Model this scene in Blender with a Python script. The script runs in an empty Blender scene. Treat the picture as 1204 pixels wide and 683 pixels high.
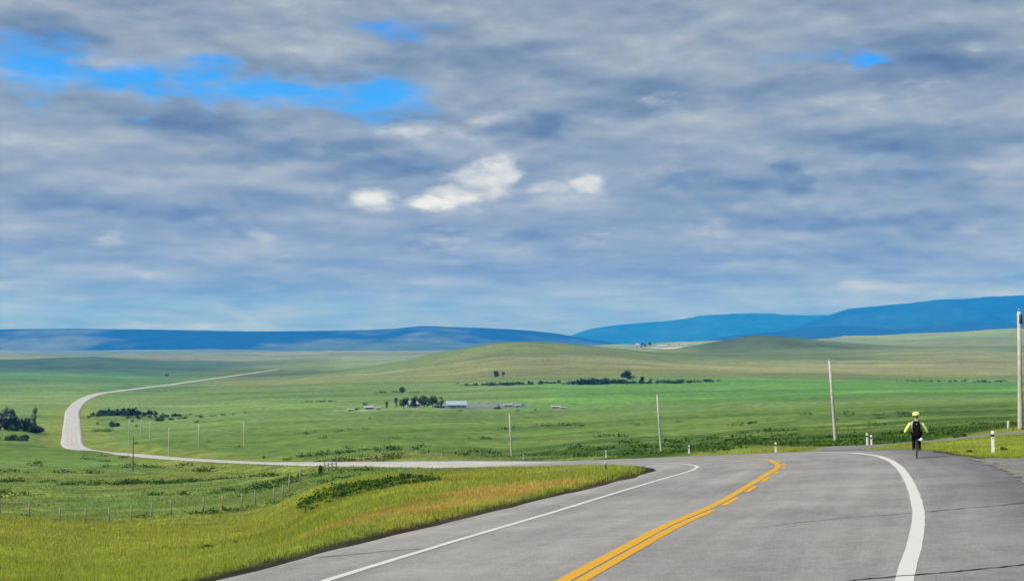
import bpy, bmesh, math, random
import numpy as np
from mathutils import Vector, Matrix

R = math.radians
random.seed(7)
rng = np.random.default_rng(7)
scene = bpy.context.scene
col = scene.collection

# ------------------------------------------------------------------ camera
CAM_Z = 2.6
cam_data = bpy.data.cameras.new('camera')
cam_data.sensor_fit = 'HORIZONTAL'
cam_data.angle = 2 * math.atan(602 / 1500)
cam_data.clip_start = 0.1
cam_data.clip_end = 60000
cam = bpy.data.objects.new('camera', cam_data)
cam.location = (0, 0, CAM_Z)
cam.rotation_euler = (R(90 + 2.43), 0, 0)
col.objects.link(cam)
scene.camera = cam

# ------------------------------------------------------------------ exposure
EXPOSURE = 2.15
SKY_STRENGTH = 0.1
vs = scene.view_settings
vs.view_transform = 'Standard'
vs.look = 'None'
vs.exposure = EXPOSURE
vs.gamma = 1.0
vs.use_curve_mapping = False

# ------------------------------------------------------------------ sun
SUN_EL, SUN_AZ = 46.0, -112.0          # degrees; azimuth measured from +y towards +x
sd = bpy.data.lights.new('sun', 'SUN')
sd.energy = 1.5
sd.angle = R(24)
sd.color = (1.0, 0.955, 0.89)
sun = bpy.data.objects.new('sun', sd)
sdir = Vector((math.sin(R(SUN_AZ)) * math.cos(R(SUN_EL)), math.cos(R(SUN_AZ)) * math.cos(R(SUN_EL)), math.sin(R(SUN_EL))))
sun.rotation_euler = sdir.to_track_quat('Z', 'Y').to_euler()
sun.location = (0, 0, 60)
col.objects.link(sun)

# ------------------------------------------------------------------ sky
SKY_GAPS = [(-20.37, 11.76, 3.25, 1.6, 1), (-16.77, 11.19, 3.82, 0.99, 0.9), (-13.39, 11.47, 2.29, 1.3, 1), (-10.28, 11.02, 5.35, 0.99, 1), (-6.16, 10.88, 3.25, 1.3, 1), (-5.41, 13.98, 2.29, 0.76, 0.5), (15.39, 12.05, 1.3, 0.57, 1.0), (14.32, 12.42, 1.15, 0.69, 0.45), (12.33, 12.31, 2.29, 0.76, 0.25)]
SKY_WHITE = [(-0.53, 7.67, 1.15, 0.92, 1), (-1.41, 7.22, 1.6, 0.92, 1), (-2.37, 6.76, 1.72, 0.69, 1), (-3.43, 6.3, 1.53, 0.34, 0.9), (-6.16, 6.5, 1.15, 0.76, 0.85), (3.36, 7.24, 1.07, 0.5, 0.9), (1.83, 6.95, 1.15, 0.61, 0.5), (-4.27, 9.7, 1.91, 0.69, 0.45), (-1.6, 9.64, 2.29, 0.69, 0.35), (-17.57, 4.54, 0.92, 0.5, 0.3), (-15.54, 2.9, 1.15, 0.34, 0.3), (9.2, 5.15, 1.72, 0.53, 0.28), (6.77, 10.68, 1.34, 0.69, 0.35), (3.74, 4.56, 1.91, 0.84, 0.2), (-11.02, 4.75, 1.53, 0.46, 0.3), (-3.13, 4.83, 2.29, 0.53, 0.35)]
SKY_LIGHT = [(-16.07, 12.64, 2.67, 1.07, 0.7), (-8.79, 12.98, 3.06, 0.95, 0.7), (-9.91, 13.48, 1.91, 0.57, 0.5), (-19.87, 9.08, 4.58, 0.95, 0.6), (-15.0, 7.34, 4.58, 0.76, 0.5), (10.5, 10.22, 6.11, 1.53, 0.5), (3.74, 6.83, 4.58, 0.76, 0.5), (9.39, 8.23, 5.73, 0.69, 0.5), (14.86, 8.25, 3.06, 0.76, 0.5), (16.63, 2.19, 8.4, 0.38, 0.9), (11.24, 1.69, 6.88, 0.38, 0.7), (-11.38, 1.24, 4.58, 0.38, 0.5), (14.86, 10.05, 3.82, 0.57, 0.4), (0.69, 14.21, 6.11, 1.15, 0.4), (13.06, 14.04, 5.73, 1.15, 0.25), (-2.37, 4.0, 4.58, 0.53, 0.4), (21.41, 6.73, 1.15, 1.15, 0.6)]
SKY_DARK = [(12.33, 7.38, 1.15, 0.84, 1.0), (8.64, 7.14, 4.97, 0.69, 0.75), (-14.47, 9.46, 3.25, 0.92, 0.9), (-6.54, 8.4, 3.06, 0.99, 1.0), (-10.28, 8.4, 3.44, 0.57, 0.6), (6.39, 11.13, 2.1, 1.07, 0.8), (5.07, 10.42, 2.29, 0.61, 0.6), (1.45, 9.83, 1.53, 0.61, 0.7), (18.71, 11.42, 4.58, 0.84, 0.7), (13.42, 11.19, 3.44, 0.53, 0.5), (-10.28, 12.11, 2.29, 0.46, 0.6), (-6.16, 12.16, 2.29, 0.46, 0.5), (0.69, 5.07, 1.53, 0.38, 0.9), (18.37, 8.81, 4.58, 0.61, 0.6), (17.68, 7.06, 4.58, 0.46, 0.5), (-18.16, 6.33, 3.06, 0.53, 0.5), (-13.21, 5.3, 3.44, 0.53, 0.5), (14.86, 5.26, 6.11, 0.46, 0.6), (11.24, 3.93, 7.64, 0.46, 0.5), (-11.38, 2.25, 9.55, 0.61, 0.45), (1.45, 3.24, 7.64, 0.53, 0.5), (-18.85, 9.14, 1.53, 0.38, 0.3), (19.05, 12.78, 2.29, 0.53, 0.3), (-20.87, 13.15, 2.67, 0.76, 0.5), (-0.08, 13.13, 2.29, 0.46, 0.3)]


class Nodes:
    """short-hand for building a node tree"""
    def __init__(self, nt):
        self.nt = nt
    def new(self, kind, **kw):
        n = self.nt.nodes.new(kind)
        for k, v in kw.items():
            setattr(n, k, v)
        return n
    def link(self, a, b):
        self.nt.links.new(a, b)
    def put(self, sock, v):
        if hasattr(v, 'is_linked') or hasattr(v, 'links'):
            self.link(v, sock)
        else:
            sock.default_value = v
    def m(self, op, a, b=None, c=None, clamp=False):
        n = self.new('ShaderNodeMath', operation=op, use_clamp=clamp)
        self.put(n.inputs[0], a)
        if b is not None: self.put(n.inputs[1], b)
        if c is not None: self.put(n.inputs[2], c)
        return n.outputs[0]
    def v(self, op, a, b=None, scale=None):
        n = self.new('ShaderNodeVectorMath', operation=op)
        self.put(n.inputs[0], a)
        if b is not None: self.put(n.inputs[1], b)
        if scale is not None: self.put(n.inputs['Scale'], scale)
        return n.outputs['Value'] if op in ('LENGTH', 'DOT_PRODUCT') else n.outputs[0]
    def smooth(self, x, lo, hi, a=0.0, b=1.0):
        n = self.new('ShaderNodeMapRange', interpolation_type='SMOOTHSTEP')
        self.put(n.inputs['Value'], x)
        n.inputs['From Min'].default_value = lo
        n.inputs['From Max'].default_value = hi
        n.inputs['To Min'].default_value = a
        n.inputs['To Max'].default_value = b
        return n.outputs['Result']
    def noise(self, vec, scale, detail=4, rough=0.55, dist=0.0, color=False, lac=2.0):
        n = self.new('ShaderNodeTexNoise')
        if vec is not None: self.link(vec, n.inputs['Vector'])
        n.inputs['Scale'].default_value = scale
        n.inputs['Detail'].default_value = detail
        n.inputs['Roughness'].default_value = rough
        n.inputs['Distortion'].default_value = dist
        n.inputs['Lacunarity'].default_value = lac
        return n.outputs['Color'] if color else n.outputs[0]
    def ramp(self, x, stops, interp='LINEAR'):
        n = self.new('ShaderNodeValToRGB')
        n.color_ramp.interpolation = interp
        el = n.color_ramp.elements
        while len(el) < len(stops): el.new(0.5)
        for e, (p, c) in zip(el, stops):
            e.position = p
            e.color = (*c, 1)
        self.put(n.inputs[0], x)
        return n.outputs[0]
    def mix(self, f, a, b, blend='MIX'):
        n = self.new('ShaderNodeMix', data_type='RGBA', blend_type=blend)
        self.put(n.inputs[0], f)
        self.put(n.inputs[6], a if not isinstance(a, tuple) else (*a, 1)[:4])
        self.put(n.inputs[7], b if not isinstance(b, tuple) else (*b, 1)[:4])
        return n.outputs[2]

def lin(r, g, b):
    f = lambda c: (c / 255 / 12.92) if c / 255 <= 0.04045 else ((c / 255 + 0.055) / 1.055) ** 2.4
    return (f(r), f(g), f(b))

world = bpy.data.worlds.new('World')
scene.world = world
world.use_nodes = True
wt = world.node_tree
wt.nodes.clear()
N = Nodes(wt)
wo = N.new('ShaderNodeOutputWorld')
bg = N.new('ShaderNodeBackground')
bg.inputs['Strength'].default_value = SKY_STRENGTH
N.link(bg.outputs[0], wo.inputs['Surface'])
sky = N.new('ShaderNodeTexSky')
sky.sky_type = 'NISHITA'
sky.sun_disc = False
sky.sun_elevation = R(SUN_EL)
sky.sun_rotation = R(SUN_AZ)
sky.air_density = 1.0
sky.dust_density = 0.3
sky.ozone_density = 3.0
GAP_R, GAP_G, GAP_B = 0.12, 0.37, 0.56
hs = N.new('ShaderNodeHueSaturation')
hs.inputs['Saturation'].default_value = 1.4
hs.inputs['Value'].default_value = 0.85
N.link(sky.outputs[0], hs.inputs['Color'])
tc = N.new('ShaderNodeTexCoord')
direc = N.v('NORMALIZE', tc.outputs['Generated'])
sx = N.new('ShaderNodeSeparateXYZ')
N.link(direc, sx.inputs[0])
dx, dy, dz = sx.outputs
az = N.m('MULTIPLY', N.m('ARCTAN2', dx, dy), 57.29578)
el = N.m('MULTIPLY', N.m('ARCSINE', dz), 57.29578)
# a flat cloud deck seen in perspective
den = N.m('ADD', N.m('MAXIMUM', dz, 0.0), 0.085)
cq = N.new('ShaderNodeCombineXYZ')
N.put(cq.inputs[0], N.m('DIVIDE', dx, den))
N.put(cq.inputs[1], N.m('DIVIDE', dy, den))
deck = cq.outputs[0]
# ragged angular position, for the single clouds and gaps
ca = N.new('ShaderNodeCombineXYZ')
N.put(ca.inputs[0], az); N.put(ca.inputs[1], el)
ang = ca.outputs[0]
angs = N.v('MULTIPLY', ang, (0.42, 1.0, 1.0))
wob = N.v('SUBTRACT', N.noise(angs, 0.55, 6, 0.62, color=True), (0.5, 0.5, 0.5))
wob = N.v('MULTIPLY', wob, (5.2, 2.3, 0.0))
rag = N.v('ADD', ang, wob)
wob2 = N.v('SUBTRACT', N.noise(angs, 1.1, 5, 0.62, color=True), (0.5, 0.5, 0.5))
crisp = N.v('ADD', ang, N.v('MULTIPLY', wob2, (1.7, 1.1, 0.0)))

def blobs(items, pos, inner=0.25):
    total = None
    for a, e, ra, re_, w in items:
        d = N.v('LENGTH', N.v('MULTIPLY', N.v('SUBTRACT', pos, (a, e, 0)), (1 / ra, 1 / re_, 0)))
        g = N.smooth(d, inner, 1.35, w, 0.0)
        total = g if total is None else N.m('MAXIMUM', total, g)
    return total

n_big = N.noise(deck, 0.9, 8, 0.57, 0.3)
n_lump = N.noise(N.v('ADD', deck, (13.1, 4.2, 0)), 2.1, 5, 0.50, 0.3)
# billows: the same noise looked up a little higher, so that tops come out light and bases dark
bil = N.v('ADD', N.v('MULTIPLY', ang, (0.26, 0.66, 1)), N.v('MULTIPLY', wob, (0.10, 0.16, 0)))
bil_up = N.v('ADD', bil, (0.03, 0.26, 0))
relief = N.m('SUBTRACT', N.noise(bil, 0.7, 5, 0.48), N.noise(bil_up, 0.7, 5, 0.48))
n_grain = N.noise(N.v('MULTIPLY', ang, (0.45, 1.2, 1)), 1.7, 7, 0.66)
tone = N.m('ADD', N.m('MULTIPLY', N.m('SUBTRACT', n_big, 0.5), 0.50), N.m('MULTIPLY', N.m('SUBTRACT', n_lump, 0.5), 0.46))
tone = N.m('ADD', tone, N.m('MULTIPLY', relief, 0.95))
tone = N.m('ADD', tone, N.m('MULTIPLY', N.m('SUBTRACT', n_grain, 0.5), 0.20))
tone = N.m('ADD', tone, 0.5)
band_low = N.m('MULTIPLY', N.m('SUBTRACT', N.noise(N.v('MULTIPLY', ang, (0.10, 1.25, 1)), 1.0, 7, 0.64), 0.5), N.smooth(el, 1.0, 8.0, 0.75, 0.0))
tone = N.m('ADD', tone, band_low)
tone = N.m('ADD', tone, N.m('MULTIPLY', blobs(SKY_LIGHT, rag), 0.17))
tone = N.m('SUBTRACT', tone, N.m('MULTIPLY', blobs(SKY_DARK, rag), 0.26))
KS = 1.0 / (SKY_STRENGTH * 2 ** EXPOSURE)      # display value -> background value
ks = lambda *c: tuple(x * KS for x in lin(*c))
cl = N.ramp(tone, [(0.16, lin(92, 114, 142)), (0.36, lin(122, 141, 162)), (0.52, lin(145, 160, 176)), (0.68, lin(168, 178, 188)), (0.88, lin(198, 203, 207))])
# lower clouds are seen through more air
low = N.smooth(el, 0.0, 8.0, 0.4, 0.0)
cl = N.mix(low, cl, N.mix(0.75, cl, lin(146, 152, 174)))
cloud = N.v('SCALE', cl, scale=KS)
gap = blobs(SKY_GAPS, rag, 0.0)
veil = N.noise(N.v('ADD', N.v('MULTIPLY', ang, (0.16, 0.9, 1)), (3, 7, 0)), 1.0, 7, 0.62)
gap = N.smooth(N.m('ADD', gap, N.m('MULTIPLY', N.m('SUBTRACT', N.m('ADD', N.m('MULTIPLY', n_grain, 0.5), N.m('MULTIPLY', veil, 0.5)), 0.5), 2.2)), 0.12, 1.0)
# scattered small gaps elsewhere in the deck, as in the part in view
gap2 = N.m('MULTIPLY', N.smooth(n_big, 0.66, 0.80), N.smooth(el, 16.0, 22.0, 0.0, 0.8))
gap = N.m('MAXIMUM', gap, gap2)
clear = N.v('MULTIPLY', hs.outputs[0], (GAP_R, GAP_G, GAP_B))
skycol = N.mix(N.m('MULTIPLY', gap, 0.92), cloud, clear)
wh = blobs(SKY_WHITE, crisp, 0.10)
puff = N.m('ADD', N.m('MULTIPLY', N.m('SUBTRACT', n_grain, 0.5), 0.8), N.m('MULTIPLY', relief, 0.9))
wh = N.smooth(N.m('ADD', N.m('MULTIPLY', wh, 1.15), puff), 0.04, 1.05)
whc = N.ramp(N.m('ADD', 0.55, N.m('MULTIPLY', relief, 1.6)), [(0.3, lin(178, 184, 194)), (0.7, lin(240, 242, 245))])
skycol = N.mix(wh, skycol, N.v('SCALE', whc, scale=KS * 1.02))
N.link(skycol, bg.inputs['Color'])
world.cycles.sampling_method = 'MANUAL'
world.cycles.sample_map_resolution = 1024
scene.cycles.volume_bounces = 1
scene.cycles.max_bounces = 6

# ------------------------------------------------------------------ helpers
def tag(o, label=None, cat=None, group=None, kind=None):
    for k, v in (('label', label), ('category', cat), ('group', group), ('kind', kind)):
        if v: o[k] = v
    return o

def empty(name, loc=(0, 0, 0), rz=0.0, label=None, cat=None, group=None):
    o = bpy.data.objects.new(name, None)
    o.empty_display_size = 0.3
    o.location = loc
    o.rotation_euler = (0, 0, rz)
    col.objects.link(o)
    return tag(o, label, cat, group)

def link_mesh(name, me, mats=(), parent=None):
    for m_ in (mats if isinstance(mats, (list, tuple)) else [mats]):
        if m_ and m_.name not in [x.name for x in me.materials if x]: me.materials.append(m_)
    o = bpy.data.objects.new(name, me)
    col.objects.link(o)
    if parent is not None: o.parent = parent
    return o

def np_mesh(name, verts, faces, colors=None, smooth=False):
    """verts (n,3), faces (m,k) -> mesh, optional point colours"""
    me = bpy.data.meshes.new(name)
    verts = np.ascontiguousarray(verts, dtype=np.float32)
    faces = np.ascontiguousarray(faces, dtype=np.int32)
    k = faces.shape[1]
    me.vertices.add(len(verts)); me.vertices.foreach_set('co', verts.ravel())
    me.loops.add(faces.size); me.loops.foreach_set('vertex_index', faces.ravel())
    me.polygons.add(len(faces))
    me.polygons.foreach_set('loop_start', np.arange(0, faces.size, k, dtype=np.int32))
    me.polygons.foreach_set('loop_total', np.full(len(faces), k, dtype=np.int32))
    if smooth: me.polygons.foreach_set('use_smooth', np.ones(len(faces), dtype=bool))
    if colors is not None:
        a = me.color_attributes.new('tint', 'FLOAT_COLOR', 'POINT')
        c = np.ones((len(verts), 4), dtype=np.float32); c[:, :3] = colors
        a.data.foreach_set('color', c.ravel())
    me.update(calc_edges=True)
    return me

class MB:
    """collects simple shapes into one mesh"""
    def __init__(self): self.v, self.f, self.s = [], [], []
    def add(self, vs_, fs_, smooth=False):
        b = len(self.v)
        self.v += [tuple(p) for p in vs_]
        for f_ in fs_:
            self.f.append(tuple(b + i for i in f_)); self.s.append(smooth)
        return self
    def box(self, c, size, rot=None, taper=1.0):
        hx, hy, hz = (s / 2 for s in size)
        pts = [Vector((x * hx * (taper if z > 0 else 1), y * hy * (taper if z > 0 else 1), z * hz)) for z in (-1, 1) for y in (-1, 1) for x in (-1, 1)]
        if rot is not None: pts = [rot @ p for p in pts]
        pts = [p + Vector(c) for p in pts]
        return self.add(pts, [(0, 2, 3, 1), (4, 5, 7, 6), (0, 1, 5, 4), (2, 6, 7, 3), (0, 4, 6, 2), (1, 3, 7, 5)])
    def tube(self, pts, rad, n=8, caps=True, smooth=True):
        pts = [Vector(p) for p in pts]
        rad = rad if isinstance(rad, (list, tuple)) else [rad] * len(pts)
        vs_, fs_ = [], []
        for i, p in enumerate(pts):
            t = (pts[min(i + 1, len(pts) - 1)] - pts[max(i - 1, 0)]).normalized()
            a = t.orthogonal().normalized() if abs(t.z) < 0.9 else t.cross(Vector((0, 1, 0))).normalized()
            b = t.cross(a)
            for k in range(n):
                an = 2 * math.pi * k / n
                vs_.append(p + (a * math.cos(an) + b * math.sin(an)) * rad[i])
        for i in range(len(pts) - 1):
            for k in range(n):
                fs_.append((i * n + k, i * n + (k + 1) % n, (i + 1) * n + (k + 1) % n, (i + 1) * n + k))
        if caps:
            fs_.append(tuple(range(n - 1, -1, -1))); fs_.append(tuple((len(pts) - 1) * n + k for k in range(n)))
        return self.add(vs_, fs_, smooth)
    def ring(self, c, axis_r, r, n=24, k=8):
        """torus in the local y-z plane (a wheel seen along x)"""
        vs_, fs_ = [], []
        for i in range(n):
            a = 2 * math.pi * i / n
            for j in range(k):
                b = 2 * math.pi * j / k
                rr = axis_r + r * math.cos(b)
                vs_.append((c[0] + r * math.sin(b), c[1] + rr * math.cos(a), c[2] + rr * math.sin(a)))
        for i in range(n):
            for j in range(k):
                fs_.append((i * k + j, i * k + (j + 1) % k, ((i + 1) % n) * k + (j + 1) % k, ((i + 1) % n) * k + j))
        return self.add(vs_, fs_, True)
    def ball(self, c, r, nu=14, nv=9):
        r = r if isinstance(r, (list, tuple)) else (r, r, r)
        vs_, fs_ = [], []
        for i in range(nv + 1):
            t = math.pi * i / nv
            for j in range(nu):
                p = 2 * math.pi * j / nu
                vs_.append((c[0] + r[0] * math.sin(t) * math.cos(p), c[1] + r[1] * math.sin(t) * math.sin(p), c[2] + r[2] * math.cos(t)))
        for i in range(nv):
            for j in range(nu):
                fs_.append((i * nu + j, (i + 1) * nu + j, (i + 1) * nu + (j + 1) % nu, i * nu + (j + 1) % nu))
        return self.add(vs_, fs_, True)
    def mesh(self, name):
        me = bpy.data.meshes.new(name)
        me.from_pydata(self.v, [], self.f)
        me.polygons.foreach_set('use_smooth', self.s)
        me.update()
        return me
    def build(self, name, mat, parent=None):
        return link_mesh(name, self.mesh(name), mat, parent)

def material(name, color, rough=0.8, metal=0.0, var=0.12, scale=8.0, bump=0.0, spec=0.3, attr=None):
    m_ = bpy.data.materials.new(name)
    m_.use_nodes = True
    nt = m_.node_tree
    b = nt.nodes['Principled BSDF']
    n = Nodes(nt)
    t = n.new('ShaderNodeTexCoord').outputs['Object']
    ns = n.noise(t, scale, 5, 0.6)
    k = n.smooth(ns, 0.25, 0.75, 1 - var, 1 + var)
    if attr:
        a = n.new('ShaderNodeAttribute', attribute_name=attr).outputs['Color']
        c = n.v('SCALE', a, scale=k)
    else:
        c = n.v('SCALE', tuple(color), scale=k)
    n.link(c, b.inputs['Base Color'])
    b.inputs['Roughness'].default_value = rough
    b.inputs['Metallic'].default_value = metal
    b.inputs['Specular IOR Level'].default_value = spec
    if bump:
        bp = n.new('ShaderNodeBump')
        bp.inputs['Strength'].default_value = bump
        bp.inputs['Distance'].default_value = 0.02
        n.link(ns, bp.inputs['Height']); n.link(bp.outputs[0], b.inputs['Normal'])
    return m_

# ------------------------------------------------------------------ lie of the land
COLUMNS = [
    (-29.60, [(4,0.0),(10,-0.35),(20,-1.11),(40,-3.83),(60,-6.2),(85,-8.9),(100,-10.83),(118,-12.9),(150,-15.1),(220,-20.43),(320,-27.27),(450,-35.8),(600,-43.0),(700,-45.93),(850,-47.83),(1000,-48.07),(1300,-50.27),(1800,-52.6),(2500,-55.73),(3300,-61.2),(4200,-46.4),(4900,-75.8),(6000,-57.4),(8000,-61.4),(11000,-61.4),(17000,-40.0)]),
    (-21.87, [(4,0.0),(10,-0.35),(20,-1.11),(40,-3.83),(60,-6.2),(85,-8.9),(100,-10.83),(118,-12.9),(150,-15.1),(220,-20.43),(320,-27.27),(450,-35.8),(600,-43.0),(700,-45.93),(850,-47.83),(1000,-48.07),(1300,-50.27),(1800,-52.6),(2500,-55.73),(3300,-61.2),(4200,-46.4),(4900,-75.8),(6000,-57.4),(8000,-61.4),(11000,-61.4),(17000,-40.0)]),
    (-18.50, [(4,0.0),(10,-0.35),(20,-1.2),(40,-4.07),(60,-6.48),(85,-9.3),(100,-11.33),(115,-12.66),(150,-15.3),(220,-20.57),(320,-27.48),(450,-35.5),(600,-44.6),(700,-46.4),(850,-47.83),(1000,-48.07),(1300,-50.27),(1800,-52.6),(2500,-55.73),(3300,-60.1),(4200,-39.4),(4900,-75.8),(6000,-57.4),(8000,-61.4),(11000,-61.4),(17000,-40.0)]),
    (-15.00, [(4,0.0),(10,-0.35),(18,-0.94),(30,-2.74),(50,-5.33),(75,-8.1),(92,-10.4),(110,-11.92),(150,-15.1),(220,-20.43),(320,-27.48),(410,-33.75),(450,-35.5),(500,-37.4),(600,-41.4),(800,-46.47),(1000,-48.07),(1300,-50.27),(1800,-55.0),(2500,-60.73),(3500,-65.07),(4300,-56.17),(4900,-72.53),(6000,-57.4),(8000,-56.07),(11000,-56.1),(17000,-40.0)]),
    (-11.38, [(4,0.0),(10,-0.35),(17,-0.63),(25,-1.78),(40,-3.67),(60,-6.04),(75,-8.0),(90,-9.7),(110,-11.33),(130,-12.65),(170,-15.65),(230,-20.4),(290,-24.66),(340,-28.0),(400,-31.53),(490,-36.27),(600,-40.2),(830,-42.77),(1000,-44.73),(1400,-48.73),(2000,-57.4),(2800,-60.87),(3500,-60.4),(4500,-60.4),(6000,-57.4),(8000,-50.73),(11000,-50.7),(17000,-40.0)]),
    (-7.67, [(4,0.0),(10,-0.35),(17,-0.35),(20,-0.6),(35,-2.23),(50,-3.7),(70,-5.43),(90,-7.12),(120,-9.64),(160,-13.08),(200,-16.73),(220,-18.59),(260,-20.97),(320,-24.71),(400,-29.13),(500,-33.07),(650,-37.7),(830,-41.11),(1000,-43.4),(1400,-46.87),(1800,-50.2),(2300,-52.6),(3000,-53.4),(4000,-53.4),(5000,-47.4),(7000,-48.73),(11000,-48.7),(17000,-40.0)]),
    (-3.89, [(4,0.0),(10,-0.35),(20,-0.67),(25,-0.98),(40,-2.2),(60,-3.88),(80,-5.61),(100,-7.33),(130,-10.05),(165,-12.91),(200,-15.27),(230,-17.18),(260,-19.59),(350,-24.93),(500,-32.4),(650,-36.83),(830,-40.01),(1100,-43.6),(1400,-45.0),(1700,-47.27),(2100,-43.6),(2500,-32.4),(2800,-25.4),(3300,-43.6),(5000,-40.73),(8000,-45.4),(11000,-45.4),(17000,-40.0)]),
    (-0.08, [(4,0.0),(10,-0.35),(25,-0.98),(30,-1.2),(45,-2.41),(60,-3.68),(80,-5.35),(100,-7.07),(117,-8.55),(150,-11.0),(168,-12.41),(200,-15.13),(291,-22.81),(400,-28.07),(550,-34.07),(700,-37.53),(850,-39.33),(1100,-41.4),(1400,-42.2),(1650,-43.6),(2000,-33.4),(2300,-17.33),(2600,6.93),(3000,-5.4),(3600,-28.6),(5000,-37.4),(8000,-34.73),(11000,-34.7),(17000,-40.0)]),
    (3.74, [(4,0.0),(10,-0.35),(30,-1.7),(35,-1.95),(40,-2.01),(50,-2.47),(60,-3.2),(70,-4.03),(100,-6.47),(135,-9.24),(160,-11.27),(219,-16.16),(300,-21.0),(450,-28.3),(600,-33.4),(800,-37.4),(1100,-39.93),(1400,-39.4),(1650,-40.3),(2000,-32.07),(2400,-13.4),(2700,-3.7),(3100,-10.83),(3800,-25.27),(4500,-18.4),(5500,-4.73),(7000,-16.07),(11000,-25.0),(17000,-40.0)]),
    (7.52, [(4,0.0),(10,-0.35),(30,-1.1),(45,-1.69),(60,-2.84),(85,-4.77),(110,-6.68),(140,-9.21),(219,-15.5),(300,-20.2),(450,-26.5),(600,-31.4),(850,-36.5),(1100,-38.47),(1400,-37.53),(1700,-38.2),(2200,-34.07),(2600,-25.13),(2900,-18.67),(3300,-11.7),(3700,-2.33),(4200,-17.0),(5000,-7.4),(6000,14.6),(7000,-2.07),(11000,-25.0),(17000,-40.0)]),
    (11.24, [(4,0.0),(10,-0.35),(30,-1.14),(40,-1.43),(46,-1.69),(51,-1.92),(60,-2.44),(85,-4.29),(110,-6.24),(150,-9.25),(200,-12.33),(300,-17.8),(450,-24.4),(600,-29.4),(850,-34.23),(1100,-37.0),(1400,-37.53),(1800,-39.4),(2300,-37.27),(2800,-27.27),(3200,-8.07),(3600,31.4),(4100,5.33),(5000,-4.07),(6500,24.27),(7500,7.6),(11000,-25.0),(17000,-40.0)]),
    (14.86, [(4,0.0),(10,-0.35),(16,-0.44),(27,-0.91),(51,-1.85),(60,-2.4),(78,-3.64),(95,-4.94),(120,-6.84),(150,-8.9),(200,-11.8),(300,-16.8),(450,-22.9),(600,-27.8),(850,-33.1),(1100,-35.53),(1400,-37.53),(1800,-40.6),(2300,-40.33),(2800,-27.27),(3200,-10.2),(3600,11.0),(4200,-0.2),(5500,35.6),(7000,21.27),(11000,-25.0),(17000,-40.0)]),
    (18.37, [(4,0.0),(10,-0.35),(27,-0.91),(40,-1.4),(51,-1.89),(60,-2.4),(75,-3.3),(90,-4.18),(110,-5.47),(150,-8.0),(200,-10.73),(300,-15.6),(450,-21.7),(600,-26.2),(850,-31.4),(1100,-34.8),(1400,-38.47),(1800,-43.0),(2300,-40.33),(2800,-25.4),(3300,-10.6),(4000,2.6),(5000,32.6),(6000,54.6),(7500,37.6),(11000,-25.0),(17000,-40.0)]),
    (21.87, [(4,0.0),(10,-0.35),(27,-0.91),(35,-1.06),(40,-1.21),(50,-1.83),(60,-2.36),(80,-3.27),(103,-4.23),(150,-6.9),(200,-9.67),(300,-14.6),(450,-20.8),(600,-25.0),(850,-30.27),(1100,-34.07),(1400,-38.47),(1800,-40.6),(2300,-38.8),(2800,-25.4),(3300,-10.6),(4000,10.6),(5000,49.27),(6000,74.6),(7500,57.6),(11000,-25.0),(17000,-40.0)]),
    (29.48, [(4,0.0),(10,-0.35),(20,-0.53),(35,-1.02),(60,-2.2),(103,-3.99),(150,-6.3),(300,-13.4),(600,-23.4),(1100,-31.87),(1400,-36.6),(1800,-39.4),(2300,-37.27),(2800,-21.67),(3300,-6.2),(4000,18.6),(5000,59.27),(6000,86.6),(7500,77.6),(11000,-25.0),(17000,-40.0)]),
]
RANGE_LEFT = [(-33.74, 132.6), (-28.13, 172.6), (-21.87, 182.6), (-16.77, 187.6), (-14.29, 172.6), (-11.38, 157.6), (-7.67, 172.6), (-5.41, 192.6), (-3.89, 222.6), (-2.37, 212.6), (-0.08, 187.6), (1.45, 152.6), (2.6, 107.6), (3.55, 62.6), (4.88, 12.6), (7.14, -57.4)]
FOOT_LEFT = [(-13.21, -107.4), (-11.38, -56.1), (-9.54, -19.4), (-7.67, 6.3), (-4.65, 24.6), (-1.6, 9.9), (0.69, -26.7), (2.98, -63.4), (5.26, -100.1)]
RANGE_BACK = [(-0.08, -104.7), (1.83, 2.6), (2.82, 186.6), (3.74, 293.9), (4.88, 362.9), (6.77, 416.6), (8.64, 508.6), (10.5, 554.6), (12.33, 539.3), (14.86, 508.6), (18.37, 462.6), (30.91, 385.9)]
RANGE_RIGHT = [(10.13, -88.4), (11.6, 93.6), (12.52, 249.6), (13.42, 379.6), (14.32, 496.6), (14.86, 555.1), (16.63, 620.1), (18.02, 678.6), (20.07, 724.1), (21.87, 756.6), (26.5, 782.6), (30.91, 691.6)]
RANGE_NEAR_RIGHT = [(7.52, -49.1), (9.39, 95.6), (11.97, 167.9), (13.42, 219.6), (15.22, 235.1), (16.98, 219.6), (19.05, 250.6), (21.87, 271.3), (28.01, 260.9), (30.91, 209.3)]

ROAD_Z = [(-60,-1.2),(0,-2.6),(17,-3.2),(30,-3.75),(40,-4.2),(50,-4.75),(60,-5.4),(70,-6.2),(90,-8.1),(117,-10.8),(140,-13.1),(168,-15.6),(230,-21.2),(330,-29.9),(460,-39.6),(600,-47.5),(690,-48.6),(850,-50.2),(1000,-51.3),(1250,-51.2),(1600,-56.5),(1900,-59.5),(2800,-61.6),(3300,-62)]
ROAD_BANK = [(-60,.03),(0,.03),(17,.04),(50,.06),(80,.07),(170,.07),(250,.03),(330,0),(3300,0)]
ROAD_CENTRE = [(-60,-23),(0,-4.6),(17.35,.75),(21.3,1.96),(25.2,3.16),(30.25,4.92),(36.5,6.8),(43.9,8.9),(51.1,10.75),(56,11.6),(63,12.5),(71,12.6),(80,11.8),(90,10.0),(117,4.6),(140,-.6),(168,-8.5),(230,-36),(330,-74),(460,-133),(600,-205),(690,-237),(850,-292),(1000,-343),(1250,-414),(1600,-482),(1900,-511),(2800,-566),(3300,-590)]
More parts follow.
